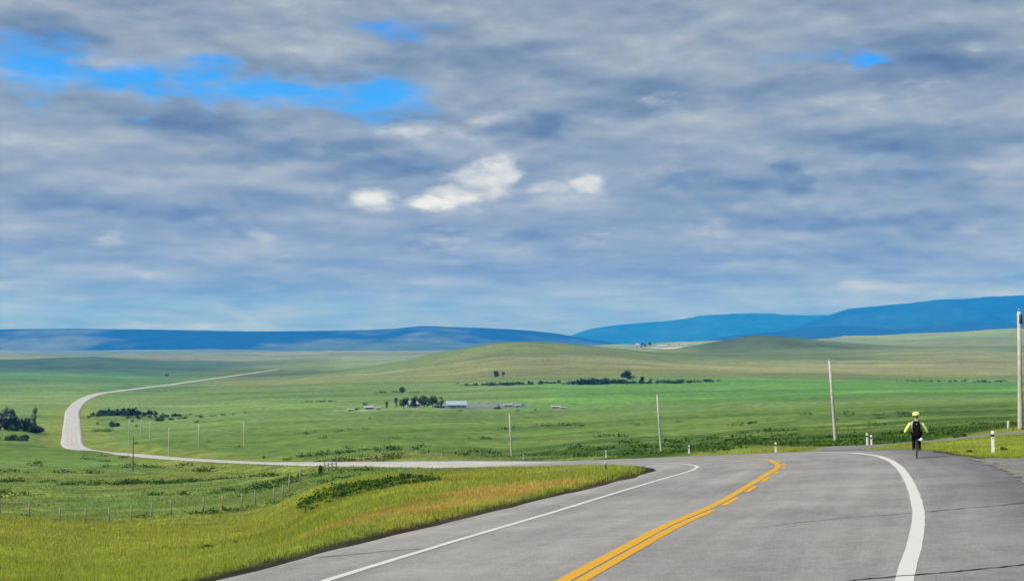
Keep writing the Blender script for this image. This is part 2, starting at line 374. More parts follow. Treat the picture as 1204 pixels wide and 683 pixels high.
LINE_LEFT = [(-60,-26.9),(0,-8.4),(18.44,-2.8),(22.5,-1.53),(31.2,1.21),(45.5,5.49),(53.5,7.6),(58,8.35),(65,8.7),(72,8.5),(80,7.7),(90,6.0),(117,.6),(140,-4.6),(168,-12.6),(230,-40.1),(330,-78),(460,-137),(600,-209),(690,-241),(850,-296),(1000,-347),(1250,-418),(1600,-486),(1900,-515),(2800,-570),(3300,-594)]
LINE_RIGHT = [(-60,-18.7),(0,-.35),(16.1,4.9),(17.7,5.45),(20.6,6.46),(25.4,8.04),(30.4,9.53),(36.4,11.22),(45,13.5),(51.3,15.0),(57.6,16.2),(66,17.2),(74,17.3),(82,16.3),(92,14.0),(117,8.7),(140,3.5),(168,-4.4),(230,-31.9),(330,-70),(460,-129),(600,-201),(690,-233),(850,-288),(1000,-339),(1250,-410),(1600,-478),(1900,-507),(2800,-562),(3300,-586)]
EDGE_LEFT = [(-60,-28.4),(0,-10.2),(19.24,-4.37),(25.3,-2.55),(35.7,.9),(43.4,3.3),(50,5.1),(55.4,6.2),(60,6.7),(66,6.9),(73,6.4),(80,5.5),(90,3.9),(117,-1.2),(140,-6.2),(168,-14.2),(230,-41.7),(330,-79.8),(460,-138.3),(600,-210.3),(690,-242.3),(850,-297.3),(1000,-348.3),(1250,-419.3),(1600,-488),(1900,-516.5),(2800,-571),(3300,-595)]
EDGE_RIGHT = [(-60,-14.6),(0,3.6),(20,10.0),(35.2,14.1),(39.6,15.25),(46.6,16.9),(54.7,18.3),(60,19.4),(66.4,20.0),(74,20.0),(82,18.9),(92,16.4),(117,11.0),(140,5.7),(168,-2.4),(230,-30.2),(330,-68.2),(460,-127.7),(600,-199.7),(690,-231.7),(850,-286.7),(1000,-337.7),(1250,-408.7),(1600,-476),(1900,-505.5),(2800,-561),(3300,-585)]

def pchip(xk, yk, x):
    xk = np.asarray(xk, float); yk = np.asarray(yk, float)
    x = np.clip(np.asarray(x, float), xk[0], xk[-1])
    h = np.diff(xk); d = np.diff(yk) / h; m_ = np.zeros_like(yk)
    s = d[:-1] * d[1:] > 0
    w1 = 2 * h[1:] + h[:-1]; w2 = h[1:] + 2 * h[:-1]
    with np.errstate(all='ignore'):
        m_[1:-1] = np.where(s, (w1 + w2) / (w1 / d[:-1] + w2 / d[1:]), 0)
    m_[0] = d[0]; m_[-1] = d[-1]
    i = np.clip(np.searchsorted(xk, x) - 1, 0, len(xk) - 2)
    t = (x - xk[i]) / h[i]
    return (2*t**3 - 3*t**2 + 1) * yk[i] + (t**3 - 2*t**2 + t) * h[i] * m_[i] + (-2*t**3 + 3*t**2) * yk[i+1] + (t**3 - t**2) * h[i] * m_[i+1]

def curve(tab, y):
    xs, ys = zip(*tab)
    return pchip(xs, ys, y)

def sstep(x, a, b):
    t = np.clip((x - a) / (b - a), 0, 1)
    return t * t * (3 - 2 * t)

def vnoise(x, y, seed=0):
    xi = np.floor(x).astype(np.int64); yi = np.floor(y).astype(np.int64)
    fx = x - xi; fy = y - yi
    fx = fx * fx * (3 - 2 * fx); fy = fy * fy * (3 - 2 * fy)
    def hsh(a, b):
        n = (a * 374761393 + b * 668265263 + seed * 982451653) & 0x7fffffff
        n = ((n ^ (n >> 13)) * 1274126177) & 0x7fffffff
        return ((n ^ (n >> 16)) & 0xffff) / 65535.0
    a = hsh(xi, yi); b = hsh(xi + 1, yi); c = hsh(xi, yi + 1); d = hsh(xi + 1, yi + 1)
    return (a * (1 - fx) + b * fx) * (1 - fy) + (c * (1 - fx) + d * fx) * fy

def fbm(x, y, scale, octv=4, seed=0, gain=0.5):
    s = 0; a = 1; t = 0
    x = np.asarray(x, float) / scale; y = np.asarray(y, float) / scale
    for o in range(octv):
        s = s + a * vnoise(x + 17.3 * o, y - 9.1 * o, seed + o); t += a
        a *= gain; x = x * 2.03; y = y * 2.03
    return s / t - 0.5                 # about -0.5 .. 0.5

def polar(x, y):
    """azimuth (degrees, limited) and forward distance used to look up the profiles"""
    r = np.hypot(x, y)
    azd = np.degrees(np.arctan2(x, y))
    lim = np.clip(azd, -29, 29)
    return lim, np.maximum(r * np.cos(np.radians(lim)), 4.0)

LOGD = np.linspace(math.log(4), math.log(17000), 700)
COL_AZ = np.array([c[0] for c in COLUMNS])
COL_H = np.array([pchip([math.log(d) for d, z in pts], [z for d, z in pts], LOGD) for a, pts in COLUMNS])
AZ_FINE = np.linspace(-29, 29, 465)
_tab = np.array([pchip(COL_AZ, COL_H[:, j], AZ_FINE) for j in range(len(LOGD))]).T     # (az, d)
# soften the joins between the profiles
for _ in range(40):
    p_ = np.pad(_tab, ((1, 1), (0, 0)), mode='edge')
    _tab = 0.25 * p_[:-2] + 0.5 * p_[1:-1] + 0.25 * p_[2:]

def road_z(x, y):
    xe = np.clip(x, curve(EDGE_LEFT, y), curve(EDGE_RIGHT, y))
    return CAM_Z + curve(ROAD_Z, y) + curve(ROAD_BANK, y) * (xe - curve(ROAD_CENTRE, y))

def off_road(x, y):
    """metres outside the pavement (negative on it)"""
    s = np.maximum(curve(EDGE_LEFT, y) - x, x - curve(EDGE_RIGHT, y))
    s = np.where(y < -60, 99.0, s)
    return np.where(y > 3250, s + (y - 3250), s)

TRACK = [(18.6, 78.5), (21.5, 84), (25.5, 89.5), (31.0, 92.5), (37.5, 94), (46, 94.5), (60, 94), (90, 91)]
PULL_OFF = [(5.5, 66.8), (4.2, 66.4), (2.6, 65.6), (0.6, 65.0)]

def track_dist(x, y, line):
    best = np.full(np.shape(x), 1e9)
    for (x0, y0), (x1, y1) in zip(line[:-1], line[1:]):
        L = (x1 - x0) ** 2 + (y1 - y0) ** 2
        t = np.clip(((x - x0) * (x1 - x0) + (y - y0) * (y1 - y0)) / L, 0, 1)
        best = np.minimum(best, np.hypot(x - x0 - t * (x1 - x0), y - y0 - t * (y1 - y0)))
    return best

def land(x, y, cut=True):
    x = np.asarray(x, float); y = np.asarray(y, float)
    lim, d = polar(x, y)
    a = (lim + 29) / 58 * (len(AZ_FINE) - 1)
    b = (np.log(d) - LOGD[0]) / (LOGD[1] - LOGD[0])
    a0 = np.clip(a.astype(int), 0, len(AZ_FINE) - 2); b0 = np.clip(b.astype(int), 0, len(LOGD) - 2)
    fa = a - a0; fb = np.clip(b - b0, 0, 1)
    z = (_tab[a0, b0] * (1 - fa) * (1 - fb) + _tab[a0 + 1, b0] * fa * (1 - fb) + _tab[a0, b0 + 1] * (1 - fa) * fb + _tab[a0 + 1, b0 + 1] * fa * fb)
    s = off_road(x, y)
    s = np.minimum(s, np.where(d < 200, track_dist(x, y, TRACK) - 2.0, 1e9))
    clear = sstep(s, 0.5, 8 + 0.02 * d)
    z = z + clear * (0.22 * fbm(x, y, 2.6, 3, 3) * sstep(d, 200, 60) + 0.9 * fbm(x, y, 16, 3, 5) * sstep(d, 25, 90)
                     + 5.0 * fbm(x, y, 90, 3, 8) * sstep(d, 150, 500) + 24 * fbm(x, y, 520, 4, 9) * sstep(d, 1500, 3500))
    zr = road_z(x, y)
    s = off_road(x, y)
    bw = 3.5 + 0.02 * np.maximum(y, 0)
    w = sstep(s, 0.0, bw)
    z2 = (zr - 0.05 - 0.00025 * np.maximum(y, 0)) * (1 - w) + z * w
    cell = 0.3 + 0.012 * d
    z2 = np.where(s < 0, zr - 0.05 - (0.25 + 0.0008 * d) * sstep(-s, 0, cell), z2) if cut else z2
    return np.where((y > -60) & (y < 3300), z2, z)

def ground(x, y):
    return float(land(np.array([x]), np.array([y]), cut=False)[0])

# ---- the ground sheet: fine where the view goes, coarse elsewhere
az_f = np.radians(np.arange(-25, 25.001, 0.075))
az_c1 = np.radians(np.concatenate([np.arange(-180, -60, 6.0), np.arange(-60, -25, 1.2)]))
az_c2 = -az_c1[::-1]
azs = np.unique(np.round(np.concatenate([az_c1, az_f, az_c2]), 7))
azs = azs[azs < math.pi - 1e-3]
ds = np.exp(np.linspace(math.log(3.0), math.log(26000), 660))
A, D = np.meshgrid(azs, ds, indexing='ij')
GX, GY = D * np.sin(A), D * np.cos(A)
GZ = land(GX, GY)
na, nd = A.shape

def paint(x, y):
    """base colour (albedo) of the vegetation cover, by place"""
    lim, d = polar(x, y)
    s = off_road(x, y)
    c = np.zeros(np.shape(x) + (3,))
    def lay(mask, rgb):
        nonlocal c
        mask = np.clip(mask, 0, 1)[..., None]
        c = c * (1 - mask) + np.array(rgb) * mask
    band = fbm(x * 0.25, y, 60, 5, 21, 0.6)
    patch = fbm(x, y, 35, 5, 31, 0.6)
    fine = fbm(x, y, 5, 4, 41, 0.6)
    broad = fbm(x * 0.35, y, 420, 5, 51, 0.55)
    lay(np.ones_like(x), (0.10, 0.155, 0.045))
    # dark green rough pasture below the bank
    lay(sstep(d, 88, 130) * sstep(d, 330, 240) * 0.9, (0.105, 0.148, 0.038))
    lay(sstep(d, 88, 130) * sstep(d, 330, 240) * sstep(patch + 0.5 * fine, 0.0, 0.22) * 0.85, (0.15, 0.17, 0.04))
    lay(sstep(d, 260, 420) * sstep(d, 800, 560), (0.086, 0.145, 0.032))
    lay(sstep(d, 260, 420) * sstep(d, 800, 560) * sstep(lim, -3, 2) * sstep(band, 0.0, 0.16) * 0.6, (0.14, 0.155, 0.042))
    lay(sstep(d, 230, 330) * sstep(d, 620, 480) * sstep(lim, -3, 3) * sstep(band, 0.02, -0.12) * 0.8, (0.052, 0.098, 0.022))
    # dark scrubby slope just beyond the road on the right
    lay(sstep(d, 100, 120) * sstep(d, 280, 200) * sstep(lim, 3, 6), (0.062, 0.105, 0.022))
    lay(sstep(d, 105, 125) * sstep(d, 420, 280) * sstep(lim, -4, 2) * sstep(fbm(x * 0.35, y, 22, 5, 87, 0.6), -0.04, 0.10) * 0.9, (0.036, 0.082, 0.012))
    lay(sstep(d, 105, 125) * sstep(d, 520, 380) * sstep(lim, -4, 2) * sstep(fbm(x * 0.35, y, 22, 5, 87, 0.6), -0.08, -0.2) * 0.6, (0.15, 0.16, 0.04))
    # bright valley floor
    lay(sstep(d, 680, 900) * sstep(d, 1700, 1450), (0.10, 0.17, 0.05))
    lay(sstep(d, 760, 950) * sstep(d, 1500, 1380) * sstep(lim, -2, 3) * 0.8, (0.075, 0.185, 0.035))
    lay(sstep(d, 700, 1500) * sstep(broad + 0.3 * band, 0.02, 0.2) * 0.5, (0.15, 0.17, 0.07))
    # uplands
    lay(sstep(d, 1550, 1950), (0.118, 0.155, 0.05))
    lay(sstep(d, 1550, 1950) * sstep(lim, -6, -2) * sstep(d, 3300, 3000), (0.145, 0.16, 0.055))
    lay(sstep(d, 1700, 2200) * sstep(broad, -0.02, 0.12) * 0.75, (0.165, 0.165, 0.07))
    lay(sstep(d, 1700, 2200) * sstep(broad, -0.03, -0.15) * 0.7, (0.07, 0.115, 0.035))
    lay(sstep(d, 3000, 3300) * sstep(d, 3900, 3700) * sstep(lim, 6, 9), (0.095, 0.125, 0.04))
    lay(sstep(d, 3900, 4300) * sstep(lim, 4, 8), (0.15, 0.195, 0.075))
    lay(sstep(d, 2150, 2350) * sstep(d, 2850, 2650) * sstep(lim, -5.5, -3.5) * sstep(lim, 9, 6) * 0.75, (0.098, 0.128, 0.036))
    lay(sstep(d, 2800, 3050) * sstep(d, 6000, 5200) * sstep(lim, -9, -7) * sstep(lim, 6.5, 4.5) * 0.8, (0.155, 0.20, 0.095))
    lay(sstep(d, 3050, 3250) * sstep(d, 3900, 3700) * sstep(lim, 7.5, 9) * sstep(lim, 18, 14) * 0.9, (0.062, 0.090, 0.027))
    lay(sstep(d, 1200, 2200) * sstep(lim, -12, -16) * sstep(d, 4500, 4200), (0.065, 0.14, 0.05))
    # pale ripe fields far on the left
    lay(sstep(d, 3000, 3600) * sstep(lim, -10, -14) * sstep(d, 4700, 4500) * 0.8, (0.045, 0.086, 0.045))
    lay(sstep(d, 4700, 5000) * sstep(d, 7200, 6600) * sstep(lim, -14.5, -16) * sstep(fbm(x, y, 1300, 2, 77), -0.08, 0.06), (0.27, 0.25, 0.14))
    # near bank: yellow green grass, ripe orange along the verge
    near = sstep(d, 120, 92)
    lay(near, (0.160, 0.176, 0.027))
    lay(near * sstep(patch, 0.0, 0.2) * 0.6, (0.115, 0.155, 0.018))
    lay(near * sstep(patch, -0.02, -0.18) * 0.55, (0.215, 0.19, 0.055))
    lay(sstep(s, 0.6, 2.0) * sstep(s, 7.5, 3.5) * sstep(d, 27, 34) * sstep(d, 52, 44) * (x < curve(ROAD_CENTRE, y)) * (0.45 + 0.9 * sstep(fine, -0.12, 0.12)), (0.215, 0.155, 0.038))
    # fresh green verge along the far road
    lay(sstep(s, 22, 6) * sstep(d, 140, 260) * sstep(d, 1300, 900) * 0.75, (0.14, 0.165, 0.035))
    # farm yards and bare ground
    for fx, fy, rx, ry, rgb, wgt in YARDS:
        q = np.hypot((x - fx) / rx, (y - fy) / ry) + 0.9 * fbm(x, y, 14 + 0.004 * d, 3, 61)
        lay(sstep(q, 1.1, 0.7) * wgt, rgb)
    # parcels of pasture and hay far out, each a shade of its own
    qx = np.floor((x + 0.35 * y) / 520 + 0.5 * fbm(x, y, 900, 2, 81)); qy = np.floor((y - 0.2 * x) / 640)
    par = vnoise(qx * 7.13 + 0.5, qy * 3.77 + 0.5, 83) - 0.5
    c = c * (1 + 0.55 * par * sstep(d, 1400, 1900) * sstep(np.abs(lim + 1), 4, 9))[..., None]
    k = 1.04 + 1.05 * band * sstep(d, 200, 400) + 0.35 * patch * sstep(d, 1500, 300) + 0.5 * fine * sstep(d, 700, 60)
    # darker bands and scrubby patches
    c = c * np.clip(k, 0.5, 1.6)[..., None]
    # shade line under the verge grass, painted dark along the pavement edge
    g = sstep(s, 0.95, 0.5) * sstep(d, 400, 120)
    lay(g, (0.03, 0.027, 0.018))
    return c

YARDS = [(-16, 890, 26, 52, (0.115, 0.13, 0.135), 0.9), (-70, 842, 28, 16, (0.20, 0.22, 0.15), 0.6), (-100, 835, 18, 10, (0.26, 0.26, 0.2), 0.5),
         (600, 4650, 110, 160, (0.38, 0.36, 0.30), 0.8), (480, 4720, 60, 60, (0.2, 0.2, 0.16), 0.6), (-25, 258, 14, 22, (0.16, 0.165, 0.05), 0.9)]
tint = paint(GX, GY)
verts = np.stack([GX, GY, GZ], -1).reshape(-1, 3)
centre_z = float(GZ[:, 0].mean())
ia, jd = np.meshgrid(np.arange(na), np.arange(nd - 1), indexing='ij')
i2 = (ia + 1) % na
faces = np.stack([ia * nd + jd, ia * nd + jd + 1, i2 * nd + jd + 1, i2 * nd + jd], -1).reshape(-1, 4)
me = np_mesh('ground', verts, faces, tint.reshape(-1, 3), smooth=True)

def ground_material():
    m_ = bpy.data.materials.new('meadow')
    m_.use_nodes = True
    n = Nodes(m_.node_tree)
    b = m_.node_tree.nodes['Principled BSDF']
    b.inputs['Roughness'].default_value = 1.0
    b.inputs['Specular IOR Level'].default_value = 0.05
    a = n.new('ShaderNodeAttribute', attribute_name='tint').outputs['Color']
    p = n.new('ShaderNodeTexCoord').outputs['Object']
    f1 = n.noise(p, 2.2, 5, 0.65)
    f2 = n.noise(p, 0.22, 6, 0.65)
    f3 = n.noise(n.v('MULTIPLY', p, (0.012, 0.035, 0.0)), 1.0, 7, 0.62)
    k = n.m('ADD', n.m('MULTIPLY', f1, 0.7), n.m('ADD', n.m('MULTIPLY', f2, 1.35), n.m('MULTIPLY', f3, 0.55)))
    k = n.smooth(k, 0.85, 1.75, 0.42, 1.55)
    warm = n.smooth(n.noise(p, 0.06, 5, 0.6), 0.35, 0.7)
    c = n.mix(warm, n.v('MULTIPLY', a, (0.9, 1.0, 0.9)), n.v('MULTIPLY', a, (1.12, 1.0, 1.05)))
    n.link(n.v('SCALE', c, scale=k), b.inputs['Base Color'])
    bp = n.new('ShaderNodeBump')
    bp.inputs['Strength'].default_value = 0.7
    bp.inputs['Distance'].default_value = 0.5
    n.link(n.m('ADD', f2, n.m('MULTIPLY', f1, 0.25)), bp.inputs['Height'])
    n.link(bp.outputs[0], b.inputs['Normal'])
    return m_
meadow = ground_material()
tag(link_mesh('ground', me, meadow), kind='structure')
# the bit of ground right under the viewpoint
r0 = verts.reshape(na, nd, 3)[:, 0]
cap = np.vstack([r0, [[0, 0, centre_z]]])
cf = np.stack([np.arange(na), (np.arange(na) + 1) % na, np.full(na, na)], -1)
tag(link_mesh('ground', np_mesh('ground_centre', cap, cf, np.tile([0.1, 0.15, 0.04], (len(cap), 1))), meadow), kind='structure')

# ------------------------------------------------------------------ far hills and mountains
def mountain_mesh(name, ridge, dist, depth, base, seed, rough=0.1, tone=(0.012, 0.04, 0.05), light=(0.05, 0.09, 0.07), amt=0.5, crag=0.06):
    az0, az1 = ridge[0][0], ridge[-1][0]
    a = np.linspace(az0, az1, 500)
    top = pchip([r[0] for r in ridge], [r[1] for r in ridge], a)
    t = np.linspace(-1, 1, 61)
    AA, TT = np.meshgrid(np.radians(a), t, indexing='ij')
    d = dist + TT * depth
    x = d * np.tan(AA); y = d
    prof = np.clip(1 - np.abs(TT) ** 1.35, 0, 1)
    rise = (top[:, None] - base)
    gul = fbm(x, y, 1500, 5, seed, 0.55)
    z = base + rise * (prof + rough * (4 * prof * (1 - prof)) * gul * 2.2) + rise * crag * fbm(x, y * 0, 900, 6, seed + 5, 0.6) * prof
    z = z - 12 * (np.abs(TT) > 0.98)
    f = np.clip((fbm(x, y, 1200, 5, seed + 9, 0.6) - 0.02) * 5, 0, 1)[..., None] * amt
    cc = np.array(tone) * (1 - f) + np.array(light) * f
    n_, k_ = AA.shape
    ii, jj = np.meshgrid(np.arange(n_ - 1), np.arange(k_ - 1), indexing='ij')
    fc = np.stack([ii * k_ + jj, ii * k_ + jj + 1, (ii + 1) * k_ + jj + 1, (ii + 1) * k_ + jj], -1).reshape(-1, 4)
    return np_mesh(name, np.stack([x, y, z], -1).reshape(-1, 3), fc[:, ::-1], cc.reshape(-1, 3), smooth=True)
rockm = material('forested_slope', (1, 1, 1), 1.0, var=0.25, scale=0.004, spec=0.0, attr='tint')
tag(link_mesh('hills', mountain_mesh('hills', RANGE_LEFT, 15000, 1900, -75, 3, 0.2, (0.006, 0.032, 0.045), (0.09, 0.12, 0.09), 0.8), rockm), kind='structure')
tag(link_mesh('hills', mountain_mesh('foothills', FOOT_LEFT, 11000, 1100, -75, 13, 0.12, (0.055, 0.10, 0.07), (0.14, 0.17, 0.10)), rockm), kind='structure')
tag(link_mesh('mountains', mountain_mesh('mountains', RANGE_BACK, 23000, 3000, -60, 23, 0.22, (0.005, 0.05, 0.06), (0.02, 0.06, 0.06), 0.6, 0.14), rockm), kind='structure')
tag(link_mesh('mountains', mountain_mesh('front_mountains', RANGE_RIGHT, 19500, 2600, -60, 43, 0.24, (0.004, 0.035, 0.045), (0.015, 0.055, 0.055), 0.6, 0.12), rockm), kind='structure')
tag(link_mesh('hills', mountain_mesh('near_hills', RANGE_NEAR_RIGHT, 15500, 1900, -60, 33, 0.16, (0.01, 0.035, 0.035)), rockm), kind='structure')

# ------------------------------------------------------------------ air
HIGHEST = max(v[1] for v in RANGE_RIGHT) * 1.12
def haze_box():
    lo = min(float(GZ.min()), -90.0) - 1.0
    hi = HIGHEST + 10.0
    mb = MB()
    mb.box((0, 0, (lo + hi) / 2), (56000, 56000, hi - lo))
    m_ = bpy.data.materials.new('air')
    m_.use_nodes = True
    nt = m_.node_tree
    nt.nodes.clear()
    out = nt.nodes.new('ShaderNodeOutputMaterial')
    pv = nt.nodes.new('ShaderNodeVolumePrincipled')
    pv.inputs['Color'].default_value = (0.015, 0.19, 0.94, 1)
    pv.inputs['Density'].default_value = HAZE
    pv.inputs['Absorption Color'].default_value = (1, 1, 0, 1)
    pv.inputs['Anisotropy'].default_value = 0.0
    nt.links.new(pv.outputs[0], out.inputs['Volume'])
    tag(mb.build('haze', m_), kind='stuff')
HAZE = 0.00007
haze_box()

# ------------------------------------------------------------------ road
def asphalt():
    m_ = bpy.data.materials.new('worn_asphalt')
    m_.use_nodes = True
    n = Nodes(m_.node_tree)
    b = m_.node_tree.nodes['Principled BSDF']
    b.inputs['Roughness'].default_value = 0.9
    b.inputs['Specular IOR Level'].default_value = 0.25
    p = n.new('ShaderNodeTexCoord').outputs['Object']
    uv = n.new('ShaderNodeUVMap', uv_map='lane').outputs[0]     # x across the lanes, y along (metres)
    us = n.new('ShaderNodeSeparateXYZ'); n.link(uv, us.inputs[0])
    ac = us.outputs[0]
    g1 = n.noise(p, 26.0, 3, 0.7)
    g2 = n.noise(p, 3.2, 5, 0.65)
    g3 = n.noise(n.v('MULTIPLY', uv, (1.0, 0.06, 1)), 1.3, 5, 0.6)
    g4 = n.noise(p, 0.35, 4, 0.55)
    k = n.m('ADD', n.m('MULTIPLY', g1, 0.95), n.m('ADD', n.m('MULTIPLY', g2, 0.4), n.m('ADD', n.m('MULTIPLY', g3, 0.5), n.m('MULTIPLY', g4, 0.4))))
    k = n.smooth(k, 0.75, 1.5, 0.58, 1.36)
    # wheel paths polished a little lighter: centred 0.9 m either side of each lane's middle
    wp = None
    for cxx in (-2.9, -1.1, 1.2, 3.1):
        dd = n.m('ABSOLUTE', n.m('SUBTRACT', ac, cxx))
        w_ = n.smooth(dd, 0.1, 0.6, 1.0, 0.0)
        wp = w_ if wp is None else n.m('MAXIMUM', wp, w_)
    k = n.m('MULTIPLY', k, n.m('ADD', 1.0, n.m('MULTIPLY', wp, 0.08)))
    base = n.mix(n.smooth(g4, 0.35, 0.7), (0.182, 0.178, 0.180), (0.200, 0.195, 0.190))
    # beyond the crest, sheen of sky at grazing angle painted in as paler asphalt
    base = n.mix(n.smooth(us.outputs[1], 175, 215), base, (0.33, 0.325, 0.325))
    n.link(n.v('SCALE', base, scale=k), b.inputs['Base Color'])
    bp = n.new('ShaderNodeBump')
    bp.inputs['Strength'].default_value = 0.35
    bp.inputs['Distance'].default_value = 0.012
    n.link(g1, bp.inputs['Height']); n.link(bp.outputs[0], b.inputs['Normal'])
    return m_
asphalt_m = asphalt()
ys = np.concatenate([np.arange(-55, 130, 0.5), np.arange(130, 400, 1.5), np.arange(400, 1000, 4), np.arange(1000, 3200, 12)])
def arc(y):
    x = curve(ROAD_CENTRE, ys)
    s = np.concatenate([[0], np.cumsum(np.hypot(np.diff(x), np.diff(ys)))])
    return np.interp(y, ys, s)
def road_sheet(name, cols_, lift, mat, parent=None, yy=ys, skirt=0.0):
    """strip between across-road curves; lift above the pavement"""
    X = np.stack([curve(c, yy) if not callable(c) else c(yy) for c in cols_], 1)
    Y = np.repeat(yy[:, None], X.shape[1], 1)
    Z = road_z(X, Y) + lift
    if skirt:
        sk = skirt + 0.0012 * np.maximum(yy, 0)
        out = 0.10 + 0.0008 * np.maximum(yy, 0)
        X = np.hstack([X[:, :1] - out[:, None], X, X[:, -1:] + out[:, None]])
        Y = np.hstack([Y[:, :1], Y, Y[:, -1:]])
        Z = np.hstack([Z[:, :1] - sk[:, None], Z, Z[:, -1:] - sk[:, None]])
    n_, k_ = X.shape
    i_, j_ = np.meshgrid(np.arange(n_ - 1), np.arange(k_ - 1), indexing='ij')
    f = np.stack([i_ * k_ + j_, i_ * k_ + j_ + 1, (i_ + 1) * k_ + j_ + 1, (i_ + 1) * k_ + j_], -1).reshape(-1, 4)
    m_ = np_mesh(name, np.stack([X, Y, Z], -1).reshape(-1, 3), f, smooth=True)
    uvl = m_.uv_layers.new(name='lane')
    U = np.stack([(X - curve(ROAD_CENTRE, Y)) * 0.95, arc(Y)], -1).reshape(-1, 2)
    li = np.empty(len(m_.loops), dtype=np.int32); m_.loops.foreach_get('vertex_index', li)
    uvl.data.foreach_set('uv', U[li].astype(np.float32).ravel())
    return link_mesh(name, m_, mat, parent)
wobL = lambda y: curve(EDGE_LEFT, y) + 0.16 * fbm(y, y * 0, 2.5, 3, 91) * 2
wobR = lambda y: curve(EDGE_RIGHT, y) + 0.22 * fbm(y, y * 0, 3.0, 3, 92) * 2
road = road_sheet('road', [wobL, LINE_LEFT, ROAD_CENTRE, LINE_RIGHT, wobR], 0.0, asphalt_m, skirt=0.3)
tag(road, kind='structure')

def paint_mat(name, c, wear_c=(0.125, 0.122, 0.12), wear=0.5):
    m_ = bpy.data.materials.new(name)
    m_.use_nodes = True
    n = Nodes(m_.node_tree)
    b = m_.node_tree.nodes['Principled BSDF']
    p = n.new('ShaderNodeTexCoord').outputs['Object']
    f = n.m('ADD', n.m('MULTIPLY', n.noise(p, 14, 4, 0.7), 0.6), n.m('MULTIPLY', n.noise(p, 1.1, 3, 0.6), 0.5))
    n.link(n.mix(n.smooth(f, 0.6, 0.85, 0.0, wear), c, wear_c), b.inputs['Base Color'])
    b.inputs['Roughness'].default_value = 0.75
    b.inputs['Specular IOR Level'].default_value = 0.25
    return m_
white_paint = paint_mat('white_road_paint', (0.44, 0.44, 0.43))
yellow_paint = paint_mat('yellow_road_paint', (0.46, 0.245, 0.012))
def off(tab, o, w=0.0, seed=0):
    return lambda y: curve(tab, y) + o + w * fbm(y, y * 0, 0.5, 3, seed)
yn = np.concatenate([np.arange(-40, 130, 0.33), np.arange(130, 700, 2.0)])
tag(road_sheet('edge_line', [off(LINE_LEFT, -0.085, .03, 1), off(LINE_LEFT, 0.085, .03, 2)], 0.006, white_paint, road, yn))
tag(road_sheet('edge_line', [off(LINE_RIGHT, -0.125, .03, 3), off(LINE_RIGHT, 0.125, .03, 4)], 0.006, white_paint, road, yn))
tag(road_sheet('centre_line', [off(ROAD_CENTRE, -0.255, .02, 5), off(ROAD_CENTRE, -0.025, .02, 6)], 0.006, yellow_paint, road, yn))
tag(road_sheet('centre_line', [off(ROAD_CENTRE, 0.03, .02, 7), off(ROAD_CENTRE, 0.22, .02, 8)], 0.006, yellow_paint, road, np.arange(-40, 28.9, 0.33)))
for a, b in ((29.9, 32.3), (34.2, 36.7), (38.8, 41.3), (43.4, 45.6), (47.6, 49.6), (51.6, 53.6), (55.6, 57.2)):
    tag(road_sheet('centre_line', [off(ROAD_CENTRE, 0.03), off(ROAD_CENTRE, 0.19)], 0.006, yellow_paint, road, np.linspace(a, b, 8)))
tar = material('dark_crack_filler', (0.012, 0.012, 0.013), 0.6, var=0.2)
tar_old = material('weathered_crack', (0.05, 0.049, 0.049), 0.85, var=0.3)
def crack(pts, w, mat, seed, lift=0.009):
    L = [Vector((x, y, 0)) for x, y in pts]
    vs_, fs_ = [], []
    rnd = random.Random(seed)
    pos = []
    for a, b in zip(L[:-1], L[1:]):
        k = max(2, int((b - a).length / 0.12))
        pos += [a.lerp(b, i / k) for i in range(k)]
    pos.append(L[-1])
    j = 0.0
    for i, p in enumerate(pos):
        t = (pos[min(i + 1, len(pos) - 1)] - pos[max(0, i - 1)]).normalized()
        nn = Vector((-t.y, t.x, 0))
        j = 0.75 * j + rnd.uniform(-0.035, 0.035)
        ww = w * rnd.uniform(0.55, 1.3) * (0.3 if i in (0, len(pos) - 1) else 1)
        for sgn in (-1, 1):
            q = p + nn * (j + sgn * ww / 2)
            vs_.append((q.x, q.y, float(road_z(np.array([q.x]), np.array([q.y]))[0]) + lift))
    for i in range(len(pos) - 1):
        fs_.append((2 * i, 2 * i + 1, 2 * i + 3, 2 * i + 2))
    MB().add(vs_, fs_).build('crack', mat, road)
crack([(2.2, 15.8), (3.2, 16.13), (3.94, 16.48), (5.0, 16.71), (5.24, 16.76), (7.0, 17.39), (8.6, 18.0)], 0.05, tar, 1)
crack([(8.25, 25.6), (9.4, 26.1), (10.69, 26.64), (11.6, 27.1)], 0.055, tar, 2)
crack([(4.6, 24.0), (5.4, 24.5), (6.3, 24.95), (8.0, 25.5)], 0.035, tar_old, 3)
crack([(-3.4, 22.0), (-2.2, 22.6), (-1.6, 22.75)], 0.045, tar_old, 6)

